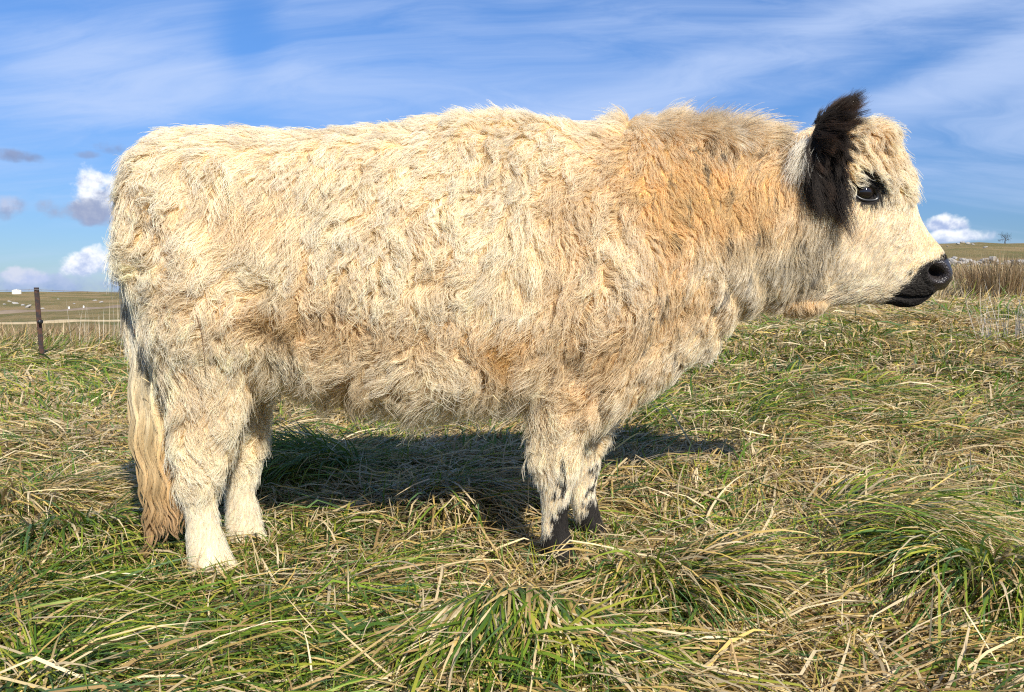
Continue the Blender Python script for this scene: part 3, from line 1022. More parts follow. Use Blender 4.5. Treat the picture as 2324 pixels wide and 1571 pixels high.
# ------------------------------------------------------------------ ears
def build_ear(side):
    """side -1: towards the camera, +1: far side"""
    yb = Ymid(1880) + side * .105
    yt = Ymid(1880) + side * .190
    base = P(1856, 408, yb)
    tip = P(1874, 258, yt)
    ax = tip - base
    Lx = np.linalg.norm(ax)
    ax = ax / Lx
    wd = norm(np.cross(ax, np.array([0, side * -1.0, 0.15])))
    wd = wd if wd[0] > 0 else -wd
    nr = np.cross(wd, ax)
    if nr[1] * side < 0:
        nr = -nr
    m, n = 18, 13
    V, F = [], []
    for layer in (0, 1):
        for i in range(m):
            t = i / (m - 1)
            hw = 0.049 * (math.sin(math.pi * min(0.12 + 0.88 * t, 1.0)) ** 0.65) * (1 - 0.25 * t) + 0.004
            for j in range(n):
                u = -1 + 2 * j / (n - 1)
                cup = 0.024 * (u * u) * (1 - 0.4 * t)
                q = base + ax * Lx * t + wd * hw * u + nr * (cup - 0.012 + 0.010 * math.sin(t * 3)) + (nr * -0.006 * (1 - u * u) if layer else 0)
                V.append(q)
    for layer in (0, 1):
        o = layer * m * n
        for i in range(m - 1):
            for j in range(n - 1):
                q = (o + i * n + j, o + i * n + j + 1, o + (i + 1) * n + j + 1, o + (i + 1) * n + j)
                F.append(q if layer == 0 else q[::-1])
    mn = m * n
    for i in range(m - 1):
        F.append((i * n, (i + 1) * n, mn + (i + 1) * n, mn + i * n))
        F.append((i * n + n - 1, mn + i * n + n - 1, mn + (i + 1) * n + n - 1, (i + 1) * n + n - 1))
    for j in range(n - 1):
        F.append(((m - 1) * n + j, mn + (m - 1) * n + j, mn + (m - 1) * n + j + 1, (m - 1) * n + j + 1))
    ear = mesh_np('ear', np.array(V), F, principled('ear_skin', (0.02, 0.016, 0.015), 0.7, 0.2)[0], cow)
    # hair: hangs from the ear in locks, sweeps forward at the tip
    NL = 250 if side < 0 else 110
    per, K = 75, 14
    lt = rng.random(NL) ** 0.9
    lu = np.clip(rng.uniform(-1.15, 1.15, NL), -1, 1)
    N = NL * per
    li = np.repeat(np.arange(NL), per)
    tt = np.clip(lt[li] + 0.045 * rng.normal(size=N), 0, 1)
    uu = np.clip(lu[li] + 0.13 * rng.normal(size=N), -1, 1)
    hw = 0.049 * np.sin(math.pi * np.clip(0.12 + 0.88 * tt, 0, 1)) ** 0.65 * (1 - 0.25 * tt) + 0.004
    face = np.where(rng.random(NL) < 0.8, 1.0, -1.0)[li]
    root = base + ax * (Lx * tt)[:, None] + wd * (hw * uu)[:, None] + nr * (0.024 * uu ** 2 * (1 - 0.4 * tt) - 0.012 + 0.010 * np.sin(tt * 3) + 0.002 * face)[:, None]
    lup = sstep(0.50, 0.82, lt)
    up = lup[li]
    down = np.array([0.04, 0, -1.0])
    tipd = np.array([0.9, -0.05 * side, 0.42])
    ld = lerp(np.tile(down, (NL, 1)), tipd, lup * (0.55 + 0.45 * sstep(-1.0, 0.4, lu)))
    ld = ld + nr * (0.50 * (1 - 0.6 * lup))[:, None] + ax * (0.40 * lup)[:, None] + 0.20 * rng.normal(size=(NL, 3))
    d0 = norm(norm(ld)[li] + 0.07 * rng.normal(size=(N, 3)))
    lL = (0.060 + 0.060 * sstep(0.60, 0.05, lt) + 0.026 * lup) * (0.6 + 0.6 * rng.random(NL))
    lL = np.where((rng.random(NL) < 0.22) & (lt < 0.5), lL * 1.6, lL)
    L = lL[li] * (0.75 + 0.3 * rng.random(N))
    t = np.linspace(0, 1, K)[None, :]
    lph = rng.random(NL) * 6.28
    cph = lph[li][:, None] + 0.2 * rng.normal(size=(N, 1))
    g = np.array([0.14, 0, -1.0])
    bend = np.where(up > 0.5, 0.06, 0.60)[:, None] * t ** 1.5
    dirs = norm(d0[:, None, :] * (1 - bend)[..., None] + g * bend[..., None])
    step = dirs * (L / (K - 1))[:, None, None]
    pts = root[:, None, :] + np.cumsum(step, 1) - step[:, :1]
    pts[..., 0] += 0.0060 * t * np.sin(6.0 * t + cph) + (0.014 * t ** 2) * (1 - up)[:, None]
    pts[..., 1] += 0.0035 * t * np.cos(6.0 * t + cph)
    lc = base + ax * (Lx * lt)[:, None] + wd * ((0.049 * np.sin(math.pi * np.clip(0.12 + 0.88 * lt, 0, 1)) ** 0.65) * lu)[:, None]
    off = root - lc[li]
    pts -= off[:, None, :] * (0.7 * t ** 1.1)[..., None]
    c = np.tile(BLACK, (N, 1)) * (0.6 + 0.9 * rng.random(NL))[li][:, None]
    lb = np.clip(0.15 + 0.55 * lup * rng.random(NL) + 0.5 * (rng.random(NL) < 0.12), 0, 1)
    tipc = lerp(c, np.array([0.13, 0.072, 0.045]), lb[li])
    cols = c[:, None, :] * (1 - t[..., None]) + tipc[:, None, :] * t[..., None]
    rad = np.broadcast_to(0.00036 - 0.00026 * t ** 1.5, (N, K))
    h = make_curves('ear_hair', pts, rad, np.clip(cols, 0.004, 0.9), M_HAIR, ear)
    h['kind'] = 'stuff'
    # pale tuft behind the ear root
    N2 = 800 if side < 0 else 300
    rb = P(1832, 316, yb + side * 0.045)
    re_ = P(1818, 372, yb + side * 0.03)
    s = rng.random(N2)
    root = rb * (1 - s)[:, None] + re_ * s[:, None] + rng.normal(size=(N2, 3)) * 0.012
    cid = rng.integers(0, 60, N2)
    cd = np.stack([-0.55 + 0.30 * rng.normal(size=60), side * (0.30 + 0.1 * rng.normal(size=60)), -0.9 + 0.2 * rng.normal(size=60)], -1)
    d0 = norm(cd[cid] + 0.08 * rng.normal(size=(N2, 3)))
    L = (0.035 + 0.05 * rng.random(60)[cid]) * (0.7 + 0.4 * rng.random(N2))
    pts = root[:, None, :] + d0[:, None, :] * (L[:, None] * t)[..., None]
    pts[..., 2] -= 0.012 * t ** 2
    pts[..., 0] += 0.006 * t * np.sin(5 * t + (cid * 1.7)[:, None])
    c = np.tile(WHITE * 0.97, (N2, 1)) * (0.85 + 0.2 * rng.random(N2))[:, None]
    cols = np.broadcast_to(c[:, None, :], (N2, K, 3))
    h = make_curves('ear_tuft', pts, np.broadcast_to(0.0004 - 0.0003 * t ** 1.5, (N2, K)), np.clip(cols, 0, 0.95), M_HAIR, ear)
    h['kind'] = 'stuff'
    return ear


build_ear(-1)['label'] = 'upright black ear with long hanging hair'
build_ear(1)

# ------------------------------------------------------------------ eyes
def uv_sphere(r, n=24):
    v, f = [], []
    for i in range(n + 1):
        th = math.pi * i / n
        for j in range(2 * n):
            ph = math.pi * j / n
            v.append((r * math.sin(th) * math.cos(ph), r * math.sin(th) * math.sin(ph), r * math.cos(th)))
    for i in range(n):
        for j in range(2 * n):
            f.append((i * 2 * n + j, i * 2 * n + (j + 1) % (2 * n), (i + 1) * 2 * n + (j + 1) % (2 * n), (i + 1) * 2 * n + j))
    return np.array(v), f


def torus_lid(rx, rz, rt, n=40, k=10):
    v, f = [], []
    for i in range(n):
        a = 2 * math.pi * i / n
        pinch = 1.0 + 0.35 * max(0, math.cos(a + 0.35)) ** 6
        for j in range(k):
            b = 2 * math.pi * j / k
            r = rt * (1 + 0.4 * max(0, math.sin(a)))
            v.append(((rx + r * math.cos(b)) * math.cos(a) * pinch, r * math.sin(b) + 0.006 * math.cos(a) ** 2, (rz + r * math.cos(b)) * math.sin(a)))
    for i in range(n):
        for j in range(k):
            f.append((i * k + j, ((i + 1) % n) * k + j, ((i + 1) % n) * k + (j + 1) % k, i * k + (j + 1) % k))
    return np.array(v), f


def build_eyes():
    me_m, T, b = principled('eyeball', (0.010, 0.007, 0.006), 0.04, 0.6)
    lid_m = principled('eyelid_skin', (0.012, 0.011, 0.011), 0.32, 0.4)[0]
    lash_c = np.array([0.02, 0.016, 0.014])
    d = np.linalg.norm(co[:, [0, 2]] - P(1963, 436, EYE_Y)[[0, 2]], axis=1)
    near = co[(d < 0.012)]
    for side in (-1, 1):
        sel = near[(near[:, 1] - Ymid(1963)) * side > 0]
        ysurf = np.median(sel[:, 1])
        c = P(1963, 436, EYE_Y)
        c[1] = ysurf - side * 0.004
        v, f = uv_sphere(0.0250)
        eye = mesh_np('eye', v * np.array([1.12, 0.9, 0.92]) + c, f, me_m, cow)
        lv, lf = torus_lid(0.0305, 0.0222, 0.0054)
        lv[:, 1] *= -side
        a = -0.30
        x = lv[:, 0] * math.cos(a) - lv[:, 2] * math.sin(a)
        z = lv[:, 0] * math.sin(a) + lv[:, 2] * math.cos(a)
        lv[:, 0], lv[:, 2] = x, z
        lv = lv + c + np.array([0.001, side * 0.0105, 0.0])
        lid = mesh_np('eyelid', lv, lf, lid_m, eye)
        # lashes
        N, K = 160, 6
        ang = rng.uniform(0.25, 2.9, N)
        r0 = np.stack([0.0305 * np.cos(ang), np.zeros(N), 0.0235 * np.sin(ang)], -1)
        x = r0[:, 0] * math.cos(a) - r0[:, 2] * math.sin(a); z = r0[:, 0] * math.sin(a) + r0[:, 2] * math.cos(a)
        r0 = np.stack([x, np.zeros(N), z], -1) + c + np.array([0.001, side * 0.014, 0])
        dd = norm(np.stack([0.35 * np.cos(ang) + 0.1, np.full(N, side * 1.0), 0.15 + 0.1 * rng.normal(size=N)], -1))
        t = np.linspace(0, 1, K)[None, :]
        pts = r0[:, None, :] + dd[:, None, :] * (0.014 * (0.7 + 0.5 * rng.random(N))[:, None] * t)[..., None]
        pts[..., 2] -= 0.006 * t * t
        h = make_curves('eyelash', pts, np.broadcast_to(0.00028 - 0.0002 * t, (N, K)), np.broadcast_to(lash_c, (N, K, 3)), M_HAIR, eye)
        h['kind'] = 'stuff'


build_eyes()

# ------------------------------------------------------------------ hooves
def build_hooves():
    dark = principled('hoof_horn_black', (0.010, 0.009, 0.009), 0.5, 0.3)[0]
    pale = principled('hoof_horn_pale', (0.16, 0.12, 0.085), 0.55, 0.3)[0]
    for (px, py, Y, sc, m) in ((484, 1300, HN, .86, pale), (562, 1243, HF, .86, pale), (1268, 1290, FN, .84, dark), (1347, 1224, FF, .84, dark)):
        x0 = (px - 1162) / FPX * Y
        g = float(terrain(np.array([x0]), np.array([Y]))[0])
        V, F = [], []
        for s in (-1, 1):
            o = len(V)
            n = 14
            for i in range(7):
                t = i / 6
                z = 0.062 * sc * t
                for j in range(n):
                    a = 2 * math.pi * j / n
                    fx = 0.052 * sc * math.cos(a) * (1.0 if math.cos(a) > 0 else 0.72) * (1 - 0.28 * t)
                    fy = 0.024 * sc * math.sin(a) * (1 - 0.18 * t)
                    fx += 0.012 - 0.030 * t * sc
                    if s * math.sin(a) < 0: fy *= 0.75
                    V.append((x0 + fx, Y + s * 0.026 * sc + fy, g - 0.006 + z))
            for i in range(6):
                for j in range(n):
                    F.append((o + i * n + j, o + i * n + (j + 1) % n, o + (i + 1) * n + (j + 1) % n, o + (i + 1) * n + j))
            F.append(tuple(o + j for j in range(n - 1, -1, -1)))
            F.append(tuple(o + 6 * n + j for j in range(n)))
        mesh_np('hoof', np.array(V), F, m, cow)


build_hooves()

# ------------------------------------------------------------------ tail switch
def build_tail_hair():
    ty = Ymid(300) - .06
    locks = [  # photo points down the lock, radius px, count
        ([(300, 700), (318, 790), (326, 880), (332, 980), (344, 1080), (352, 1160), (338, 1230), (308, 1292)], 13, 2400),
        ([(308, 730), (330, 810), (346, 900), (354, 990), (362, 1070), (370, 1140), (390, 1190), (414, 1232)], 10, 1700),
        ([(318, 780), (345, 850), (366, 930), (376, 1010), (384, 1080), (398, 1140), (408, 1185), (404, 1222)], 11, 1200),
        ([(304, 760), (316, 840), (320, 930), (326, 1010), (340, 1090), (342, 1150), (336, 1200), (322, 1255)], 11, 1200),
        ([(312, 800), (334, 870), (338, 960), (344, 1040), (356, 1110), (362, 1165), (366, 1205), (362, 1240)], 11, 1000),
    ]
    P_, R_, C_ = [], [], []
    K = 26
    t = np.linspace(0, 1, K)
    for li, (pts, rp, N) in enumerate(locks):
        g = resample(np.array([P(x, y, ty - 0.004 * li - 0.05 * k_ / 7) for k_, (x, y) in enumerate(pts)]), K)
        rp = rp / FPX * ty
        sub = 26
        so = rng.normal(size=(sub, 3)) * np.array([rp, rp, 0])
        sp = 1.3 * li + 0.35 * rng.normal(size=sub)
        sfq = 4.6 + 0.5 * rng.random(sub)
        sam = 0.0045 + 0.003 * rng.random(sub)
        scut = 0.62 + 0.38 * rng.random(sub)
        si = rng.integers(0, sub, N)
        cut = scut[si] * (0.8 + 0.2 * rng.random(N))
        tt = t[None, :] * cut[:, None]
        i0 = np.clip((tt * (K - 1)).astype(int), 0, K - 2)
        fr = (tt * (K - 1) - i0)[..., None]
        gg = g[i0] * (1 - fr) + g[i0 + 1] * fr
        spread = (0.5 + 0.6 * np.sin(np.pi * np.clip(tt * 0.9 + .1, 0, 1)))[..., None] * (1 - 0.35 * tt[..., None]) * (0.22 + 0.78 * np.clip(tt / 0.32, 0, 1))[..., None]
        loc = (1 - 0.85 * t ** 2)[None, :, None]                       # each strand bundle closes to a point
        fine = rng.normal(size=(N, 3)) * np.array([rp, rp, 0]) * 0.20
        gg = gg + (np.array([0, 0, 1.0]) * (0.05 * rng.random(N))[:, None])[:, None, :] * (1 - t)[None, :, None]
        q = gg + so[si][:, None, :] * spread + fine[:, None, :] * loc
        ph = sp[si][:, None] + 0.2 * rng.normal(size=(N, 1))
        env = np.clip(tt * 4, 0, 1) * sam[si][:, None]
        q[..., 0] += env * np.sin(2 * math.pi * sfq[si][:, None] * tt + ph)
        q[..., 1] += env * 0.6 * np.cos(2 * math.pi * sfq[si][:, None] * tt + ph)
        stops = np.array([0, 0.22, 0.42, 0.68, 1.0])
        cl = np.array([[.92, .87, .75], [.89, .79, .57], [.82, .65, .37], [.68, .48, .24], [.56, .36, .19]])
        c = np.stack([np.interp(tt, stops, cl[:, k]) for k in range(3)], -1)
        c = c * (0.68 + 0.42 * rng.random(sub))[si][:, None, None] * (0.8 + 0.35 * rng.random((N, 1, 1)))
        P_.append(q); C_.append(c)
        R_.append(np.broadcast_to(0.00045 - 0.0003 * t[None, :] ** 2, (N, K)))
    h = make_curves('tail_hair', np.concatenate(P_), np.concatenate(R_), np.clip(np.concatenate(C_), 0.01, .95), M_HAIR, cow)
    h['label'] = 'long wavy blond tail hair turning reddish at the tip'
    h['kind'] = 'stuff'


build_tail_hair()

# ------------------------------------------------------------------ grass
def grass_material(name, transl=0.35):
    m = bpy.data.materials.new(name)
    m.use_nodes = True
    T = NT(m.node_tree)
    at = T.n('ShaderNodeAttribute', attribute_name='blade_colour')
    b = T.n('ShaderNodeBsdfPrincipled', ins={'Base Color': at.outputs['Color'], 'Roughness': 0.48, 'Specular IOR Level': 0.35})
    tr_ = T.n('ShaderNodeBsdfTranslucent', ins={'Color': at.outputs['Color']})
    mx = T.n('ShaderNodeMixShader', ins={0: transl, 1: b.outputs[0], 2: tr_.outputs[0]})
    T.n('ShaderNodeOutputMaterial', ins={0: mx.outputs[0]})
    return m


M_GRASS = grass_material('grass_blade')

GREENS = np.array([[.105, .185, .018], [.155, .24, .022], [.065, .135, .018], [.22, .285, .03], [.10, .18, .055], [.32, .33, .04]])
DRYS = np.array([[.66, .52, .28], [.74, .61, .37], [.52, .38, .16], [.60, .48, .29], [.42, .28, .12], [.62, .44, .14]])


def blades(root, head, L, W, e0, e1, col, layer, K=5, kink=0.0, ground=True, twist=0.5):
    """root (n,3); head heading angle; e0,e1 start/end elevation; layer = resting height; returns verts, tris, cols"""
    n = len(root)
    hx, hy = np.cos(head), np.sin(head)
    t = np.linspace(0, 1, K)
    pos = np.zeros((n, K, 3))
    pos[:, 0] = root
    hv = head.copy()
    hturn = 0.5 * rng.normal(size=n)
    for k in range(1, K):
        tm = (k - 0.5) / (K - 1)
        e = e0 + (e1 - e0) * tm ** 0.8
        if kink:
            e = e - kink * (tm > 0.55) * (rng.random(n) < 0.3)
        hv = head + hturn * tm
        st = (L / (K - 1))
        pos[:, k, 0] = pos[:, k - 1, 0] + st * np.cos(e) * np.cos(hv)
        pos[:, k, 1] = pos[:, k - 1, 1] + st * np.cos(e) * np.sin(hv)
        pos[:, k, 2] = pos[:, k - 1, 2] + st * np.sin(e)
    if ground:
        gz = terrain(pos[:, 1:, 0], pos[:, 1:, 1])
        low = gz + layer[:, None]
        pos[:, 1:, 2] = np.maximum(pos[:, 1:, 2], low)
    side = np.stack([-np.sin(head), np.cos(head), np.zeros(n)], -1)
    tw = twist * rng.normal(size=n)
    prof = np.array([0.75, 1.0, 0.92, 0.62, 0.0]) if K == 5 else (np.array([0.8, 1.0, 0.0]) if K == 3 else np.interp(t, [0, .25, .6, 1], [.8, 1, .85, 0]))
    V = np.zeros((n, 2 * K - 1, 3))
    C = np.zeros((n, 2 * K - 1, 3))
    for k in range(K):
        a = tw * (0.3 + t[k])
        sv = side * np.cos(a)[:, None] + np.array([0, 0, 1.0]) * np.sin(a)[:, None]
        h = 0.5 * W[:, None] * prof[k] * sv
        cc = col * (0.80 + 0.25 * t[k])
        if k < K - 1:
            V[:, 2 * k] = pos[:, k] - h
            V[:, 2 * k + 1] = pos[:, k] + h
            C[:, 2 * k] = C[:, 2 * k + 1] = cc
        else:
            V[:, 2 * k] = pos[:, k]
            C[:, 2 * k] = cc
    tri = []
    for k in range(K - 2):
        a = 2 * k
        tri += [(a, a + 1, a + 3), (a, a + 3, a + 2)]
    a = 2 * (K - 2)
    tri.append((a, a + 1, a + 2))
    tri = np.array(tri)
    nvb = 2 * K - 1
    Tt = (np.arange(n) * nvb)[:, None, None] + tri[None]
    return V.reshape(-1, 3), Tt.reshape(-1, 3), C.reshape(-1, 3)


def join(parts):
    V, T, C, o = [], [], [], 0
    for v, t, c in parts:
        V.append(v); T.append(t + o); C.append(c)
        o += len(v)
    return np.concatenate(V), np.concatenate(T), np.concatenate(C)


def dryness(x, y):
    p = np.stack([x, y, np.zeros_like(x)], -1)
    r = 0.57 + 0.30 * fbm(p, 0.9, 201, 3) + 0.15 * vnoise(p, 3.0, 205)
    r = r + 0.35 * sstep(4.5, 10.0, y) * sstep(-0.2, 0.6, x / np.maximum(y, 1)) + 0.15 * sstep(6, 11, y) + 0.12 * sstep(0.2, 1.2, x) * sstep(3.2, 1.6, y)
    r = r - 0.18 * sstep(0.3, -1.0, x) * sstep(3.0, 1.8, y)
    return np.clip(r, 0.08, 0.95)


def pick_colours(n, dry):
    isdry = rng.random(n) < dry
    c = np.where(isdry[:, None], DRYS[rng.integers(0, len(DRYS), n)], GREENS[rng.integers(0, len(GREENS), n)])
    return c * (0.75 + 0.5 * rng.random(n))[:, None], isdry


def lay_heading(x, y):
    p = np.stack([x, y, np.zeros_like(x)], -1)
    return 2.6 * fbm(p, 0.75, 301, 2) + 0.3 + math.pi * (vnoise(p, 0.35, 311) > 0)


def frustum_points(n, d0, d1, power, margin=0.98):
    """x,y with density per area ~ d^-power inside the view wedge"""
    u = rng.random(n)
    k = 2 - power
    if abs(k) < 1e-6:
        y = d0 * (d1 / d0) ** u
    else:
        y = (d0 ** k + u * (d1 ** k - d0 ** k)) ** (1 / k)
    x = rng.uniform(-margin, margin, n) * (y + 0.25)
    return x, y


def grass_height(x, y):
    """how tall the sward stands: trodden flat round the animal, shaggier elsewhere"""
    p = np.stack([x, y, np.zeros_like(x)], -1)
    h = 0.62 + 0.38 * fbm(p, 1.1, 501, 2)
    for (fx, fy) in FEET:
        for k in (0.0, 0.16, 0.34):
            h = h * (1 - 0.72 * np.exp(-((x - fx * (1 - 0.12 * k)) ** 2 + (y - fy + k) ** 2) / 0.24 ** 2))
    h = h * (1 - 0.7 * np.exp(-((x + 0.98) ** 2 + (y - 2.02) ** 2) / 0.22 ** 2))
    h = np.where(y > 5, np.maximum(h, 0.7), h)
    return np.clip(h, 0.12, 1.1)


def build_grass():
    parts = []
    # --- tussocks: arching sheaves of blades
    nt = 1250
    tx, ty = frustum_points(nt, 1.15, 14.0, 1.15)
    thead = lay_heading(tx, ty)
    per = 95
    r = rng.random((nt, per)) ** 0.6 * (0.07 + 0.07 * rng.random((nt, 1))) * np.clip(ty[:, None] / 3, 0.9, 2.0)
    a = rng.random((nt, per)) * 2 * math.pi
    bx, by = (tx[:, None] + r * np.cos(a)).ravel(), (ty[:, None] + r * np.sin(a)).ravel()
    n = len(bx)
    lay = np.repeat(thead, per)
    rad = a.ravel()
    w = rng.random(n) * 0.55 + 0.15
    head = np.arctan2(w * np.sin(rad) + (1 - w) * np.sin(lay), w * np.cos(rad) + (1 - w) * np.cos(lay)) + 0.25 * rng.normal(size=n)
    dry = np.clip(dryness(bx, by) + np.repeat(0.22 * rng.normal(size=nt), per), 0.05, 0.95)
    col, isd = pick_colours(n, dry)
    sc = np.clip(by / 3.0, 1.0, 2.6)
    gh = grass_height(bx, by)
    L = (0.20 + 0.24 * rng.random(n)) * (0.9 + 0.12 * sc) * np.repeat(0.7 + 0.5 * rng.random(nt), per) * (0.55 + 0.5 * gh)
    W = (0.0034 + 0.0050 * rng.random(n) ** 1.5) * sc
    e0 = np.radians(rng.uniform(12, 40, n) + 45 * gh * rng.random(n))
    e1 = np.radians(rng.uniform(-65, 5, n)) - 0.25 * isd
    layer = 0.006 + 0.06 * rng.random(n) ** 1.5 * gh
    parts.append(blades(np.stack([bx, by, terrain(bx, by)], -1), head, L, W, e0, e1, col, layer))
    # --- thatch: short and fallen blades between
    n = 114000
    bx, by = frustum_points(n, 1.1, 14.0, 1.35)
    dry = np.clip(dryness(bx, by) + 0.05, 0, 1)
    col, isd = pick_colours(n, dry)
    head = np.where(rng.random(n) < 0.6, lay_heading(bx, by) + 0.7 * rng.normal(size=n), rng.random(n) * 6.28)
    sc = np.clip(by / 2.6, 1.0, 3.2)
    gh = grass_height(bx, by)
    L = np.where(isd, 0.12 + 0.16 * rng.random(n), (0.05 + 0.10 * rng.random(n)) * (0.35 + 0.7 * gh)) * (0.85 + 0.15 * sc)
    W = (0.0026 + 0.0042 * rng.random(n) ** 1.5) * sc
    e0 = np.where(isd, np.radians(rng.uniform(0, 15, n) + 40 * gh * rng.random(n)), np.radians(rng.uniform(45, 95, n)))
    e1 = np.where(isd, np.radians(rng.uniform(-50, 20, n)), np.radians(rng.uniform(10, 80, n)))
    layer = 0.004 + 0.055 * rng.random(n) ** 1.3 * gh
    z = terrain(bx, by) + np.where(isd, 0.03 * rng.random(n), 0)
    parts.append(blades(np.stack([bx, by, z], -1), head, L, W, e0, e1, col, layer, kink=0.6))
    # --- stray upright stems and broken ends that break up the surface
    n = 5200
    bx, by = frustum_points(n, 1.15, 9.0, 1.3)
    col, isd = pick_colours(n, np.full(n, 0.6))
    gh = grass_height(bx, by)
    parts.append(blades(np.stack([bx, by, terrain(bx, by)], -1), rng.random(n) * 6.28, (0.08 + 0.16 * rng.random(n)) * (0.4 + 0.6 * gh), (0.002 + 0.0035 * rng.random(n)) * np.clip(by / 2.6, 1, 3), np.radians(rng.uniform(50, 95, n)), np.radians(rng.uniform(-20, 95, n)), col, np.full(n, 0.01), kink=1.2))
    V, T, C = join(parts)
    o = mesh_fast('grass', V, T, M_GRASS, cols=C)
    tag(o, 'tangled green and straw coloured pasture grass around the cow', 'grass', kind='stuff')
    # --- middle distance
    n = 100000
    bx, by = frustum_points(n, 10.0, 75.0, 1.6, 1.0)
    hide = (np.abs(bx) < by * 0.30) & (rng.random(n) < 0.5)
    bx, by = bx[~hide], by[~hide]
    n = len(bx)
    right = sstep(-0.2, 0.3, bx / by)
    col, isd = pick_colours(n, np.clip(0.72 + 0.18 * right + 0.25 * fbm(np.stack([bx, by, 0 * bx], -1), 0.22, 401, 2), 0, 1))
    head = 0.6 * rng.normal(size=n) + 0.4
    L = (0.22 + 0.22 * rng.random(n))
    W = (0.0022 + 0.002 * rng.random(n)) * by * 0.32
    e0 = np.radians(rng.uniform(35, 90, n)); e1 = np.radians(rng.uniform(-10, 70, n))
    V, T, C = blades(np.stack([bx, by, terrain(bx, by)], -1), head, L, W, e0, e1, col * 0.9, np.full(n, 0.01), K=3)
    o = mesh_fast('dry_grass', V, T, M_GRASS, cols=C)
    tag(o, 'pale dry grass covering the rough pasture beyond the cow', 'grass', kind='stuff')


build_grass()


# ------------------------------------------------------------------ things around
def hit(px, py, t0=4.0, t1=1500.0):
    """where the view through a photo pixel meets the land"""
    ts = t0 * (t1 / t0) ** np.linspace(0, 1, 900)
    d = P(px, py, 1.0) - np.array([0, 0, CAM_H])
    q = np.array([0, 0, CAM_H]) + ts[:, None] * d
    below = q[:, 2] < terrain(q[:, 0], q[:, 1])
    k = int(np.argmax(below)) if below.any() else len(ts) - 1
    return q[k]


def tube(path, rads, n=8):
    path = np.asarray(path, float)
    K = len(path)
    V, F = [], []
    for i in range(K):
        a, b = path[max(i - 1, 0)], path[min(i + 1, K - 1)]
        d = norm(b - a)
        u = np.cross(d, [0, 0, 1.0]) if abs(d[2]) < 0.9 else np.cross(d, [1.0, 0, 0])
        u = norm(u); v = np.cross(d, u)
        for j in range(n):
            an = 2 * math.pi * j / n
            V.append(path[i] + rads[i] * (u * math.cos(an) + v * math.sin(an)))
    for i in range(K - 1):
        for j in range(n):
            F.append((i * n + j, i * n + (j + 1) % n, (i + 1) * n + (j + 1) % n, (i + 1) * n + j))
    F.append(tuple(range(n - 1, -1, -1))); F.append(tuple((K - 1) * n + j for j in range(n)))
    return V, F


def merge(parts):
    V, F = [], []
    for v, f in parts:
        o = len(V)
        V += [tuple(q) for q in v]
        F += [tuple(i + o for i in q) for q in f]
    return np.array(V), F


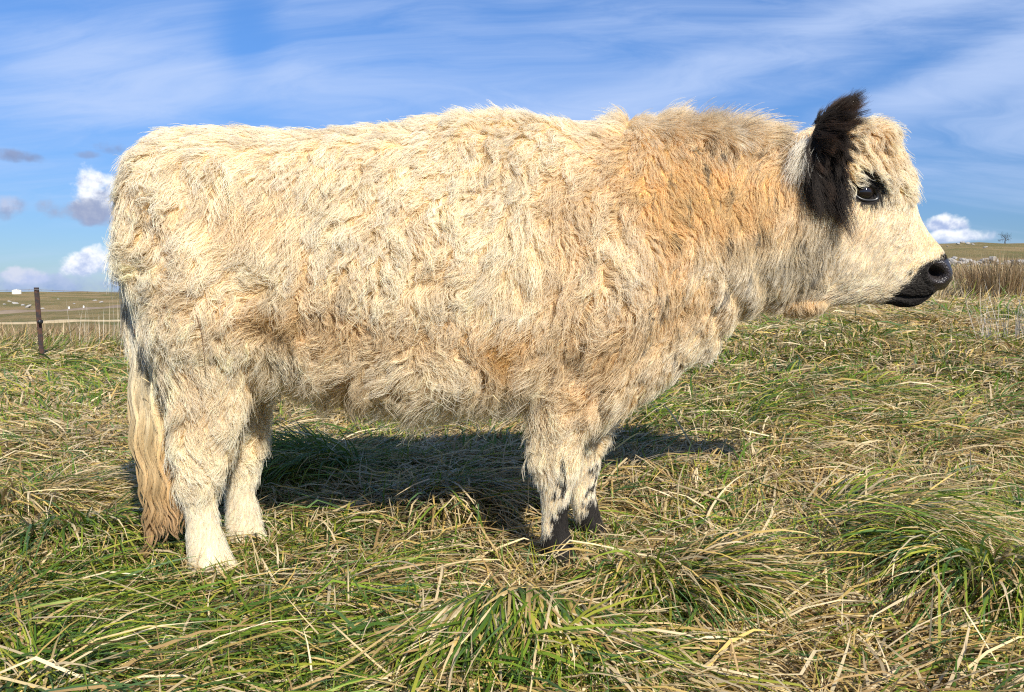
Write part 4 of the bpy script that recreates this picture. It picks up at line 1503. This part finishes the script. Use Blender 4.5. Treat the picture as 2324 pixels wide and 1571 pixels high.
def build_fence():
    rust, T, b = principled('rusted_steel', (0.1, 0.05, 0.03), 0.85, 0.3)
    geo = T.n('ShaderNodeNewGeometry')
    nz = T.noise(geo.outputs['Position'], 18.0, 6, 0.7)
    sep = T.n('ShaderNodeSeparateXYZ', ins={0: geo.outputs['Position']})
    c = T.mix(T.ramp(nz, 0.38, 0.62), (0.030, 0.026, 0.026, 1), (0.085, 0.040, 0.026, 1))
    T.set(b.inputs['Base Color'], c)
    black = principled('insulator_plastic', (0.012, 0.012, 0.013), 0.4, 0.5)[0]
    steel = principled('wire_steel', (0.18, 0.17, 0.17), 0.5, 0.5)[0]
    top = P(83, 655, 9.0)
    root = empty('wire_fence', (top[0], top[1], 0))
    tag(root, 'rusty steel post and strand of barbed wire at the edge of the pasture', 'fence')
    posts = [(top[0], 9.0, top[2]), (top[0] - 4.2, 8.9, top[2] + 0.02), (top[0] + 4.3, 9.15, top[2] - 0.07)]
    for i, (x, y, z) in enumerate(posts):
        g = float(terrain(np.array([x]), np.array([y]))[0])
        # Y-section picket
        prof = []
        for k in range(3):
            a = math.pi / 2 + k * 2 * math.pi / 3 + 0.4
            tip = np.array([math.cos(a), math.sin(a)]) * 0.026
            sd = np.array([-math.sin(a), math.cos(a)]) * 0.006
            a2 = a + math.pi / 3
            prof += [tip - sd, tip + sd, np.array([math.cos(a2), math.sin(a2)]) * 0.010]
        V, F = [], []
        n = len(prof)
        zs = np.linspace(g - 0.2, z + 0.012, 6)
        for zz in zs:
            lean = 0.03 * (z - zz) / 0.8
            for q in prof:
                V.append((x + q[0] + lean - root.location[0], y + q[1] - root.location[1], zz))
        for r in range(5):
            for j in range(n):
                F.append((r * n + j, r * n + (j + 1) % n, (r + 1) * n + (j + 1) % n, (r + 1) * n + j))
        F.append(tuple(5 * n + j for j in range(n)))
        post = mesh_np('post', np.array(V), F, rust, root, smooth=False)
        zi = P(88, 730, 9.0)[2]
        v1 = tube([(x + 0.02, y - 0.02, zi), (x + 0.055, y - 0.05, zi)], [0.014, 0.014], 10)
        v2 = tube([(x + 0.055, y - 0.05, zi), (x + 0.068, y - 0.06, zi), (x + 0.072, y - 0.063, zi)], [0.026, 0.026, 0.012], 12)
        V, F = merge([v1, v2])
        V[:, :2] -= np.array(root.location)[:2]
        mesh_np('insulator', V, F, black, post)
    order = [posts[1], posts[0], posts[2]]
    pth = []
    for a, b_ in zip(order[:-1], order[1:]):
        for k in range(14):
            t = k / 14
            q = np.array(a) * (1 - t) + np.array(b_) * t
            q[2] -= 0.028 * 4 * t * (1 - t) + 0.012
            pth.append(q)
    pth.append(np.array(order[-1]) - np.array([0, 0, .012]))
    pth = np.array(pth) - np.array([root.location[0], root.location[1] + 0.03, 0])
    V, F = tube(pth, np.full(len(pth), 0.0026), 6)
    wire = mesh_np('wire', np.array(V), F, steel, root)
    bar = []
    tot = np.linspace(0, len(pth) - 1.01, 68)
    for s_ in tot:
        i = int(s_); q = pth[i] * (1 - (s_ - i)) + pth[i + 1] * (s_ - i)
        for k in range(2):
            d = norm(np.array([0.5 * rng.normal(), rng.normal(), rng.normal()])) * 0.016
            bar.append(tube([q - d, q + d], [0.0014, 0.0006], 4))
    V, F = merge(bar)
    mesh_np('barb', V, F, steel, wire)['kind'] = 'stuff'


build_fence()


def strip(name, pix, width, lift, mat, label, cat):
    pts = np.array([hit(x, y) for x, y in pix])
    c = resample(pts, 60)
    d = norm(np.gradient(c, axis=0)); d[:, 2] = 0
    sd = norm(np.stack([-d[:, 1], d[:, 0], 0 * d[:, 0]], -1))
    V = []
    for k in (-1, -0.33, 0.33, 1):
        q = c + sd * width / 2 * k
        q[:, 2] = terrain(q[:, 0], q[:, 1]) + lift * (1 if abs(k) < 0.9 else -1.5)
        V.append(q)
    V = np.stack(V, 1).reshape(-1, 3)
    F = [(i * 4 + j, i * 4 + j + 1, (i + 1) * 4 + j + 1, (i + 1) * 4 + j) for i in range(59) for j in range(3)]
    o = mesh_np(name, V, F, mat)
    tag(o, label, cat, kind='structure')


def build_tracks():
    m, T, b = principled('track_dirt', (0.2, 0.15, 0.1), 0.95, 0.1)
    geo = T.n('ShaderNodeNewGeometry')
    nz = T.noise(geo.outputs['Position'], 0.35, 6, 0.7)
    T.set(b.inputs['Base Color'], T.mix(nz, (0.13, 0.10, 0.075, 1), (0.32, 0.25, 0.18, 1)))
    strip('track', [(-160, 719), (0, 711), (100, 706), (200, 701), (330, 695)], 9.0, 0.35, m, 'brown dirt track crossing the far slope', 'track')
    m2, T, b = principled('path_dust', (0.42, 0.34, 0.22), 0.95, 0.1)
    geo = T.n('ShaderNodeNewGeometry')
    nz = T.noise(geo.outputs['Position'], 0.5, 6, 0.7)
    T.set(b.inputs['Base Color'], T.mix(nz, (0.24, 0.18, 0.10, 1), (0.48, 0.40, 0.27, 1)))
    strip('path', [(-160, 741), (0, 736), (100, 733), (200, 730), (330, 727)], 3.5, 0.3, m2, 'pale worn path across the hollow below the track', 'path')


build_tracks()


def rock_mesh(name, seed, flat=0.7):
    r = np.random.default_rng(seed)
    v, f = uv_sphere(1.0, 7)
    d = norm(v)
    q = d * (1 + 0.28 * vnoise(d + seed * 3.1, 1.6, seed) + 0.12 * vnoise(d + seed, 4.0, seed + 1))[:, None]
    # a few flat faces
    for _ in range(6):
        a = norm(r.normal(size=3)); h = 0.72 + 0.15 * r.random()
        e = q @ a - h
        q = q - np.where(e > 0, e, 0)[:, None] * a
    q = q * np.array([1, 0.85, flat])
    me = bpy.data.meshes.new(name)
    me.from_pydata(q.tolist(), [], f)
    me.update()
    return me


def stone_material():
    m, T, b = principled('field_stone', (0.3, 0.29, 0.27), 0.9, 0.2)
    oi = T.n('ShaderNodeObjectInfo')
    geo = T.n('ShaderNodeNewGeometry')
    nz = T.noise(geo.outputs['Position'], 3.0, 7, 0.7)
    c = T.mix(nz, (0.14, 0.13, 0.125, 1), (0.46, 0.45, 0.43, 1))
    c = T.mix(T.math('MULTIPLY', oi.outputs['Random'], 0.5), c, (0.30, 0.27, 0.22, 1))
    T.set(b.inputs['Base Color'], c)
    bump = T.n('ShaderNodeBump', ins={'Strength': 0.5, 'Distance': 0.05, 'Height': nz})
    T.set(b.inputs['Normal'], bump.outputs[0])
    return m


M_STONE = stone_material()
ROCKS = [rock_mesh('rock', k) for k in range(7)]
for me in ROCKS:
    me.materials.append(M_STONE)


def build_stone_wall():
    a, b = np.array([19.0, 42.5]), np.array([40.0, 47.0])
    root = empty('stone_wall', (a[0], a[1], 0))
    tag(root, 'tumbledown grey dry stone wall at the foot of the hill', 'wall')
    Lw = np.linalg.norm(b - a)
    for row, (h, step) in enumerate(((0.06, 0.34), (0.22, 0.30), (0.38, 0.32), (0.52, 0.42))):
        s_ = 0.0
        while s_ < Lw:
            sz = step * (0.75 + 0.5 * rng.random())
            if row < 2 or rng.random() < (0.80 if row == 2 else 0.45):
                q = a + (b - a) * (s_ / Lw)
                st = bpy.data.objects.new('stone', ROCKS[int(rng.integers(0, 7))])
                link(st, root)
                x, y = q[0] + 0.05 * rng.normal(), q[1] + 0.09 * rng.normal()
                st.location = (x - root.location[0], y - root.location[1], float(terrain(np.array([x]), np.array([y]))[0]) + h + 0.03 * rng.normal())
                st.rotation_euler = (0.25 * rng.normal(), 0.25 * rng.normal(), rng.random() * 6.28)
                k = sz * 0.58
                st.scale = (k * 1.15, k, k * (0.72 + 0.3 * rng.random()))
            s_ += sz
    return root


build_stone_wall()


def place_rock(px, py, wpx, label, group, sink=0.35):
    q = hit(px, py, 20)
    dist = q[1]
    o = bpy.data.objects.new('rock', ROCKS[int(rng.integers(0, 7))])
    link(o)
    k = 0.5 * wpx / FPX * dist
    o.location = (q[0], q[1], q[2] + k * 0.2)
    o.rotation_euler = (0.2 * rng.normal(), 0.2 * rng.normal(), rng.random() * 6.28)
    o.scale = (k * 1.2, k, k * 0.8)
    tag(o, label, 'rock', group)


HT, HF_, FS = 'rocks near the hilltop', 'rocks on the hill face', 'rocks on the far slope'
for (x, y, w, lab, grp) in (
        (2174, 554, 8, 'pale rock at the cow end of the cluster near the hilltop', HT),
        (2184, 552, 10, 'largest pale rock in the cluster near the hilltop', HT),
        (2196, 553, 9, 'pale rock at the tree side of the largest hilltop rock', HT),
        (2208, 555, 6, 'smallest pale rock in the hilltop cluster, on its tree side', HT),
        (2236, 562, 8, 'low pale rock on the open hill face below the bare tree', HF_),
        (2150, 560, 5, 'tiny pale rock on the hill face just above the cow nose', HF_),
        (2166, 588, 14, 'flat pale rock just above the stone wall', 'rocks at the hill foot'),
        (10, 692, 8, 'grey rock on the far slope at the very edge of the picture', FS),
        (22, 686, 9, 'grey rock highest in the row below the white water tank', FS),
        (35, 690, 12, 'second grey rock in the descending row below the water tank', FS),
        (52, 694, 10, 'third grey rock in the descending row below the water tank', FS),
        (64, 697, 12, 'lowest grey rock in the descending row below the water tank', FS),
        (96, 702, 9, 'grey rock just beside the fence post on the far slope', FS),
        (132, 680, 6, 'tiny grey rock alone high on the slope past the fence post', FS),
        (168, 690, 6, 'tiny grey rock above the two white marker posts', FS),
        (216, 684, 11, 'broad grey rock up the slope past the marker posts', FS),
        (230, 687, 8, 'smaller grey rock touching the broad one past the marker posts', FS),
        (284, 696, 9, 'grey rock on the far slope showing right behind the cow rump', FS)):
    place_rock(x, y, w, lab, grp)


def build_tank():
    q = hit(38, 667, 20)
    if q[1] > 900:
        q = np.array([*P(38, 664, 480)[:2], 0]); q[2] = terrain(q[:1], q[1:2])[0]
    r = 9.5 / FPX * q[1]
    h = 10.0 / FPX * q[1]
    root = empty('water_tank', tuple(q))
    tag(root, 'white round water tank on the distant skyline', 'tank')
    white = principled('tank_plastic', (0.78, 0.75, 0.66), 0.5, 0.4)[0]
    n = 28
    prof = [(r, -1.0)] + [(r * (1.0 if k % 2 else 0.985), h * 0.75 * k / 10) for k in range(11)]
    dome = [(r * math.cos(a), h * 0.75 + h * 0.25 * math.sin(a)) for a in np.linspace(0, 1.45, 8)]
    for name, pr in (('shell', prof), ('roof', dome), ('hatch', [(r * .16, h * 0.96), (r * .16, h * 1.05), (0.01, h * 1.06)])):
        V, F = [], []
        for (rr, zz) in pr:
            for j in range(n):
                V.append((rr * math.cos(2 * math.pi * j / n), rr * math.sin(2 * math.pi * j / n), zz))
        for i in range(len(pr) - 1):
            for j in range(n):
                F.append((i * n + j, i * n + (j + 1) % n, (i + 1) * n + (j + 1) % n, (i + 1) * n + j))
        F.append(tuple((len(pr) - 1) * n + j for j in range(n)))
        mesh_np(name, np.array(V), F, white, root)


build_tank()


def build_markers():
    white = principled('marker_paint', (0.8, 0.79, 0.75), 0.6, 0.3)[0]
    for (px, py, lab) in ((157, 703, 'white marker post beside the track, nearer the rusty fence post'), (190, 701, 'white marker post beside the track, nearer the cow')):
        q = hit(px, py, 20)
        h, w = 7 / FPX * q[1], 1.6 / FPX * q[1]
        V, F = tube([(0, 0, -0.3), (0, 0, h * 0.9), (0, 0, h)], [w, w, w * 0.5], 8)
        o = mesh_np('marker_post', np.array(V), F, white)
        o.location = tuple(q)
        tag(o, lab, 'post', 'marker posts by the track')


build_markers()


def build_bare_tree():
    q = hit(2281, 552, 60)
    H = 20.0 / FPX * q[1]
    root = empty('bare_tree', tuple(q))
    tag(root, 'lone leafless tree leaning on the crest of the hill', 'tree')
    bark = principled('bark', (0.055, 0.045, 0.04), 0.9, 0.1)[0]
    trunk = [np.array([0, 0, -0.3]), np.array([-0.02 * H, 0, 0.18 * H]), np.array([0.01 * H, 0, 0.38 * H]), np.array([0.03 * H, 0, 0.55 * H])]
    V, F = tube(trunk, [0.065 * H, 0.05 * H, 0.04 * H, 0.028 * H], 8)
    mesh_np('trunk', np.array(V), F, bark, root)
    parts = []

    def grow(p, d, L, r, depth):
        path, q_ = [p], p
        for k in range(3):
            d = norm(d + 0.22 * rng.normal(size=3) + np.array([0, 0, 0.05]))
            q_ = q_ + d * L / 3
            path.append(q_)
        parts.append(tube(path, [r, r * .85, r * .7, r * .5], 5))
        if depth:
            for k in range(3):
                a = path[int(rng.integers(1, 4))]
                grow(a, norm(d + 0.75 * rng.normal(size=3)), L * 0.66, r * 0.55, depth - 1)
    for k in range(8):
        a = 2 * math.pi * k / 8
        grow(trunk[int(rng.integers(1, 4))], norm(np.array([math.cos(a) * 1.3 - 0.25, math.sin(a), 0.55])), 0.48 * H, 0.02 * H, 3)
    V, F = merge(parts)
    mesh_np('crown', V, F, bark, root)


build_bare_tree()


# ---- rushes, tall stalks and the larger tussocks
def clump(name, x, y, n, r, hmin, hmax, w, cols, label, cat, group=None, spread=0.35, e=(60, 90), K=5, droop=(20, 75)):
    a = rng.random(n) * 6.28
    rr = r * rng.random(n) ** 0.6
    bx, by = x + rr * np.cos(a), y + rr * np.sin(a)
    c = np.asarray(cols)[rng.integers(0, len(cols), n)] * (0.7 + 0.5 * rng.random(n))[:, None]
    L = rng.uniform(hmin, hmax, n)
    W = w * (0.6 + 0.8 * rng.random(n))
    e0 = np.radians(rng.uniform(*e, n)); e1 = np.radians(rng.uniform(*droop, n))
    V, T, C = blades(np.stack([bx, by, terrain(bx, by) - 0.01], -1), a + spread * rng.normal(size=n), L, W, e0, e1, c, np.full(n, 0.008), K=K)
    z = float(terrain(np.array([x]), np.array([y]))[0])
    o = mesh_fast(name, V - np.array([x, y, z]), T, M_GRASS, cols=C)
    o.location = (x, y, z)
    if label:
        tag(o, label, cat, group)
    return o


RUSH = [[.36, .24, .12], [.46, .32, .17], [.28, .18, .09], [.52, .40, .24], [.22, .17, .08]]
q = hit(2262, 684); clump('rush_clump', q[0], q[1], 900, 0.42, 0.42, 0.78, 0.007, RUSH, 'large brown rush clump at the right in front of the stone wall', 'rushes', 'rush clumps', e=(64, 90), droop=(45, 88))
q = hit(2330, 680); clump('rush_clump', q[0], q[1], 700, 0.40, 0.40, 0.70, 0.007, RUSH, 'brown rush clump cut by the edge of the picture at far right', 'rushes', 'rush clumps', e=(64, 90), droop=(45, 88))
q = hit(2185, 650); clump('rush_clump', q[0], q[1], 420, 0.32, 0.30, 0.55, 0.008, RUSH, 'small brown rush clump just past the tip of the cow nose', 'rushes', 'rush clumps', e=(60, 90), droop=(40, 85))
q = hit(40, 768); clump('rush_clump', q[0], q[1], 650, 0.50, 0.30, 0.50, 0.008, RUSH, 'brown rush clump to the left of the fence post', 'rushes', 'rush clumps', e=(60, 90), droop=(40, 85))


def build_rush_bed():
    n = 9000
    y = rng.uniform(12.5, 19, n)
    x = -y * rng.uniform(0.36, 0.86, n)
    c = np.asarray(RUSH)[rng.integers(0, 5, n)] * (0.75 + 0.5 * rng.random(n))[:, None]
    L = rng.uniform(0.18, 0.42, n) * (1 + 0.4 * vnoise(np.stack([x, y, 0 * x], -1), 0.8, 601))
    V, T, C = blades(np.stack([x, y, terrain(x, y)], -1), rng.random(n) * 6.28, L, 0.012 * (0.6 + 0.8 * rng.random(n)), np.radians(rng.uniform(55, 90, n)), np.radians(rng.uniform(20, 85, n)), c, np.full(n, .01), K=3)
    o = mesh_fast('rushes', V, T, M_GRASS, cols=C)
    tag(o, 'band of brown rushes along the fence line', 'rushes', kind='stuff')


build_rush_bed()

STALK = [[.74, .66, .50], [.66, .56, .38], [.80, .74, .60]]
q = hit(2300, 790); clump('dead_thistle', q[0], q[1], 70, 0.22, 0.26, 0.58, 0.0035, [[.60, .54, .46], [.50, .43, .34], [.68, .63, .55]], 'bleached dead thistle stems at the right edge below the rushes', 'thistle', spread=0.7, e=(60, 90), droop=(50, 95))
q = hit(246, 792); clump('tall_stalks', q[0], q[1], 26, 0.5, 0.45, 0.80, 0.006, STALK, 'few tall pale grass stalks standing between fence post and cow', 'stalks', spread=0.8, e=(74, 95), droop=(66, 98))

GT = GREENS[[0, 1, 2, 4]].tolist() + GREENS[[0, 2]].tolist() + DRYS[[0, 1, 3]].tolist()


def tussock(px, py, Y, n, r, hmin, hmax, label, lay=None, spr=0.5, dryf=0.35, w=0.0062, e=(35, 85), wide=1.0):
    x = (px - 1162) / FPX * Y
    a = rng.random(n) * 6.28
    rr = r * rng.random(n) ** 0.7
    bx, by = x + wide * rr * np.cos(a), Y + rr * np.sin(a)
    head = a + 0.35 * rng.normal(size=n)
    if lay is not None:
        head = np.arctan2(np.sin(a) * spr + math.sin(lay), np.cos(a) * spr + math.cos(lay)) + 0.22 * rng.normal(size=n)
        if wide > 1.5:
            head = lay + 0.85 * (bx - x) / (wide * r) + 0.30 * rng.normal(size=n)
    c, isd = pick_colours(n, np.full(n, dryf))
    L = rng.uniform(hmin, hmax, n)
    W = w * (0.55 + 0.8 * rng.random(n))
    e0 = np.radians(rng.uniform(*e, n)); e1 = np.radians(rng.uniform(-75, -5, n))
    V, T, C = blades(np.stack([bx, by, terrain(bx, by) - 0.005], -1), head, L, W, e0, e1, c, 0.01 + 0.05 * rng.random(n), K=7)
    z = float(terrain(np.array([x]), np.array([Y]))[0])
    o = mesh_fast('grass_tussock', V - np.array([x, Y, z]), T, M_GRASS, cols=C)
    o.location = (x, Y, z)
    tag(o, label, 'tussock', 'large grass tussocks')


D2 = math.radians
tussock(1180, 1330, 1.68, 2000, 0.14, 0.16, 0.36, 'big drooping tussock in front of the cow, right below its near front hoof', lay=D2(-95), spr=0.9, dryf=0.42, e=(0, 38), wide=2.6)
tussock(1540, 1260, 2.0, 800, 0.16, 0.20, 0.38, 'tussock to the right of the cow front hooves, combed towards the viewer', lay=D2(-60), spr=0.9, dryf=0.5)
tussock(1980, 1090, 2.35, 1100, 0.20, 0.25, 0.48, 'long swept tussock below the cow chin, lying over to the right', lay=D2(-12), spr=0.6, dryf=0.55)
tussock(2270, 1250, 1.95, 1000, 0.18, 0.25, 0.45, 'dark green tussock at the right edge in the near grass', lay=D2(-130), spr=0.8, dryf=0.35)
tussock(60, 1010, 2.75, 900, 0.20, 0.28, 0.50, 'pale streaky tussock at the left edge level with the cow tail', lay=D2(-20), spr=0.8, dryf=0.65)
tussock(180, 1130, 2.4, 900, 0.18, 0.22, 0.42, 'green and straw tussock left of the tip of the tail', lay=D2(-35), spr=0.8, dryf=0.45)
tussock(700, 1000, 3.2, 900, 0.22, 0.28, 0.48, 'shaded dark green tussock seen under the cow belly beside the hind legs', lay=D2(-160), spr=0.8, dryf=0.15)
tussock(25, 1480, 1.5, 500, 0.10, 0.16, 0.30, 'upright bright green tuft in the near left corner', lay=None, dryf=0.12)


def build_loose_blades():
    """long single blades lying over the sward in front"""
    n = 420
    x, y = frustum_points(n, 1.15, 3.2, 1.0)
    c, isd = pick_colours(n, np.full(n, 0.72))
    L = rng.uniform(0.25, 0.55, n)
    W = rng.uniform(0.004, 0.0085, n)
    gh = grass_height(x, y)
    e0 = np.radians(rng.uniform(8, 30, n) + 35 * gh * rng.random(n)); e1 = np.radians(rng.uniform(-40, 15, n))
    V, T, C = blades(np.stack([x, y, terrain(x, y) + 0.03 * gh], -1), rng.random(n) * 6.28, L, W, e0, e1, c * 1.1, 0.03 + 0.06 * rng.random(n) * gh, K=9, kink=0.9)
    o = mesh_fast('straw', V, T, M_GRASS, cols=np.clip(C, 0, .9))
    tag(o, 'long loose straw blades lying over the near grass', 'straw', kind='stuff')


build_loose_blades()


def build_foot_grass():
    """blades standing round and over the hooves"""
    parts = []
    for (fx, fy) in FEET:
        n = 170
        a = rng.uniform(-math.pi, 0.4, n)
        r = rng.uniform(0.045, 0.16, n)
        x, y = fx + r * np.cos(a) * 1.2, fy + r * np.sin(a)
        c, isd = pick_colours(n, np.full(n, 0.5))
        parts.append(blades(np.stack([x, y, terrain(x, y)], -1), rng.random(n) * 6.28, rng.uniform(0.04, 0.115, n), rng.uniform(0.003, 0.006, n),
                            np.radians(rng.uniform(35, 90, n)), np.radians(rng.uniform(-10, 75, n)), c, 0.004 + 0.02 * rng.random(n)))
    V, T, C = join(parts)
    o = mesh_fast('hoof_grass', V, T, M_GRASS, cols=C)
    tag(o, 'short grass standing around the cow hooves', 'grass', kind='stuff')


build_foot_grass()


def build_coat_litter():
    """plant stems caught in the animal's coat"""
    brown = principled('dry_stem', (0.10, 0.055, 0.03), 0.8, 0.2)[0]
    pale = principled('straw_stem', (0.62, 0.48, 0.26), 0.7, 0.2)[0]
    surf_y = lambda px, py, y0: y0
    for (pts, Y, r, m, lab) in (
        ([(324, 868), (322, 905), (316, 945), (313, 965)], 2.035, 0.0011, brown, 'thin brown stem caught in the coat of the rump'),
        ([(300, 736), (308, 762), (318, 792), (324, 806)], 2.07, 0.0011, brown, 'short dark twig stuck in the coat below the tail'),
        ([(446, 716), (458, 760), (464, 810), (467, 860)], 1.90, 0.0011, brown, 'long thin stem lying on the coat of the thigh'),
        ([(322, 858), (330, 862), (339, 868)], 2.03, 0.0013, pale, 'short pale straw lying in the coat beside the tail'),
        ([(1118, 896), (1126, 905), (1135, 914)], 1.95, 0.0013, pale, 'short pale straw hanging from the belly hair')):
        if pts[0][1] > 860 and pts[0][0] < 330 and m is brown:
            pts = [(x, y - 258) for x, y in pts]
        V, F = tube([P(x, y, Y) for x, y in pts], np.linspace(r, r * 0.6, len(pts)), 6)
        o = mesh_np('plant_stem', np.array(V), F, m)
        tag(o, lab, 'stem', 'stems caught in the coat')


build_coat_litter()
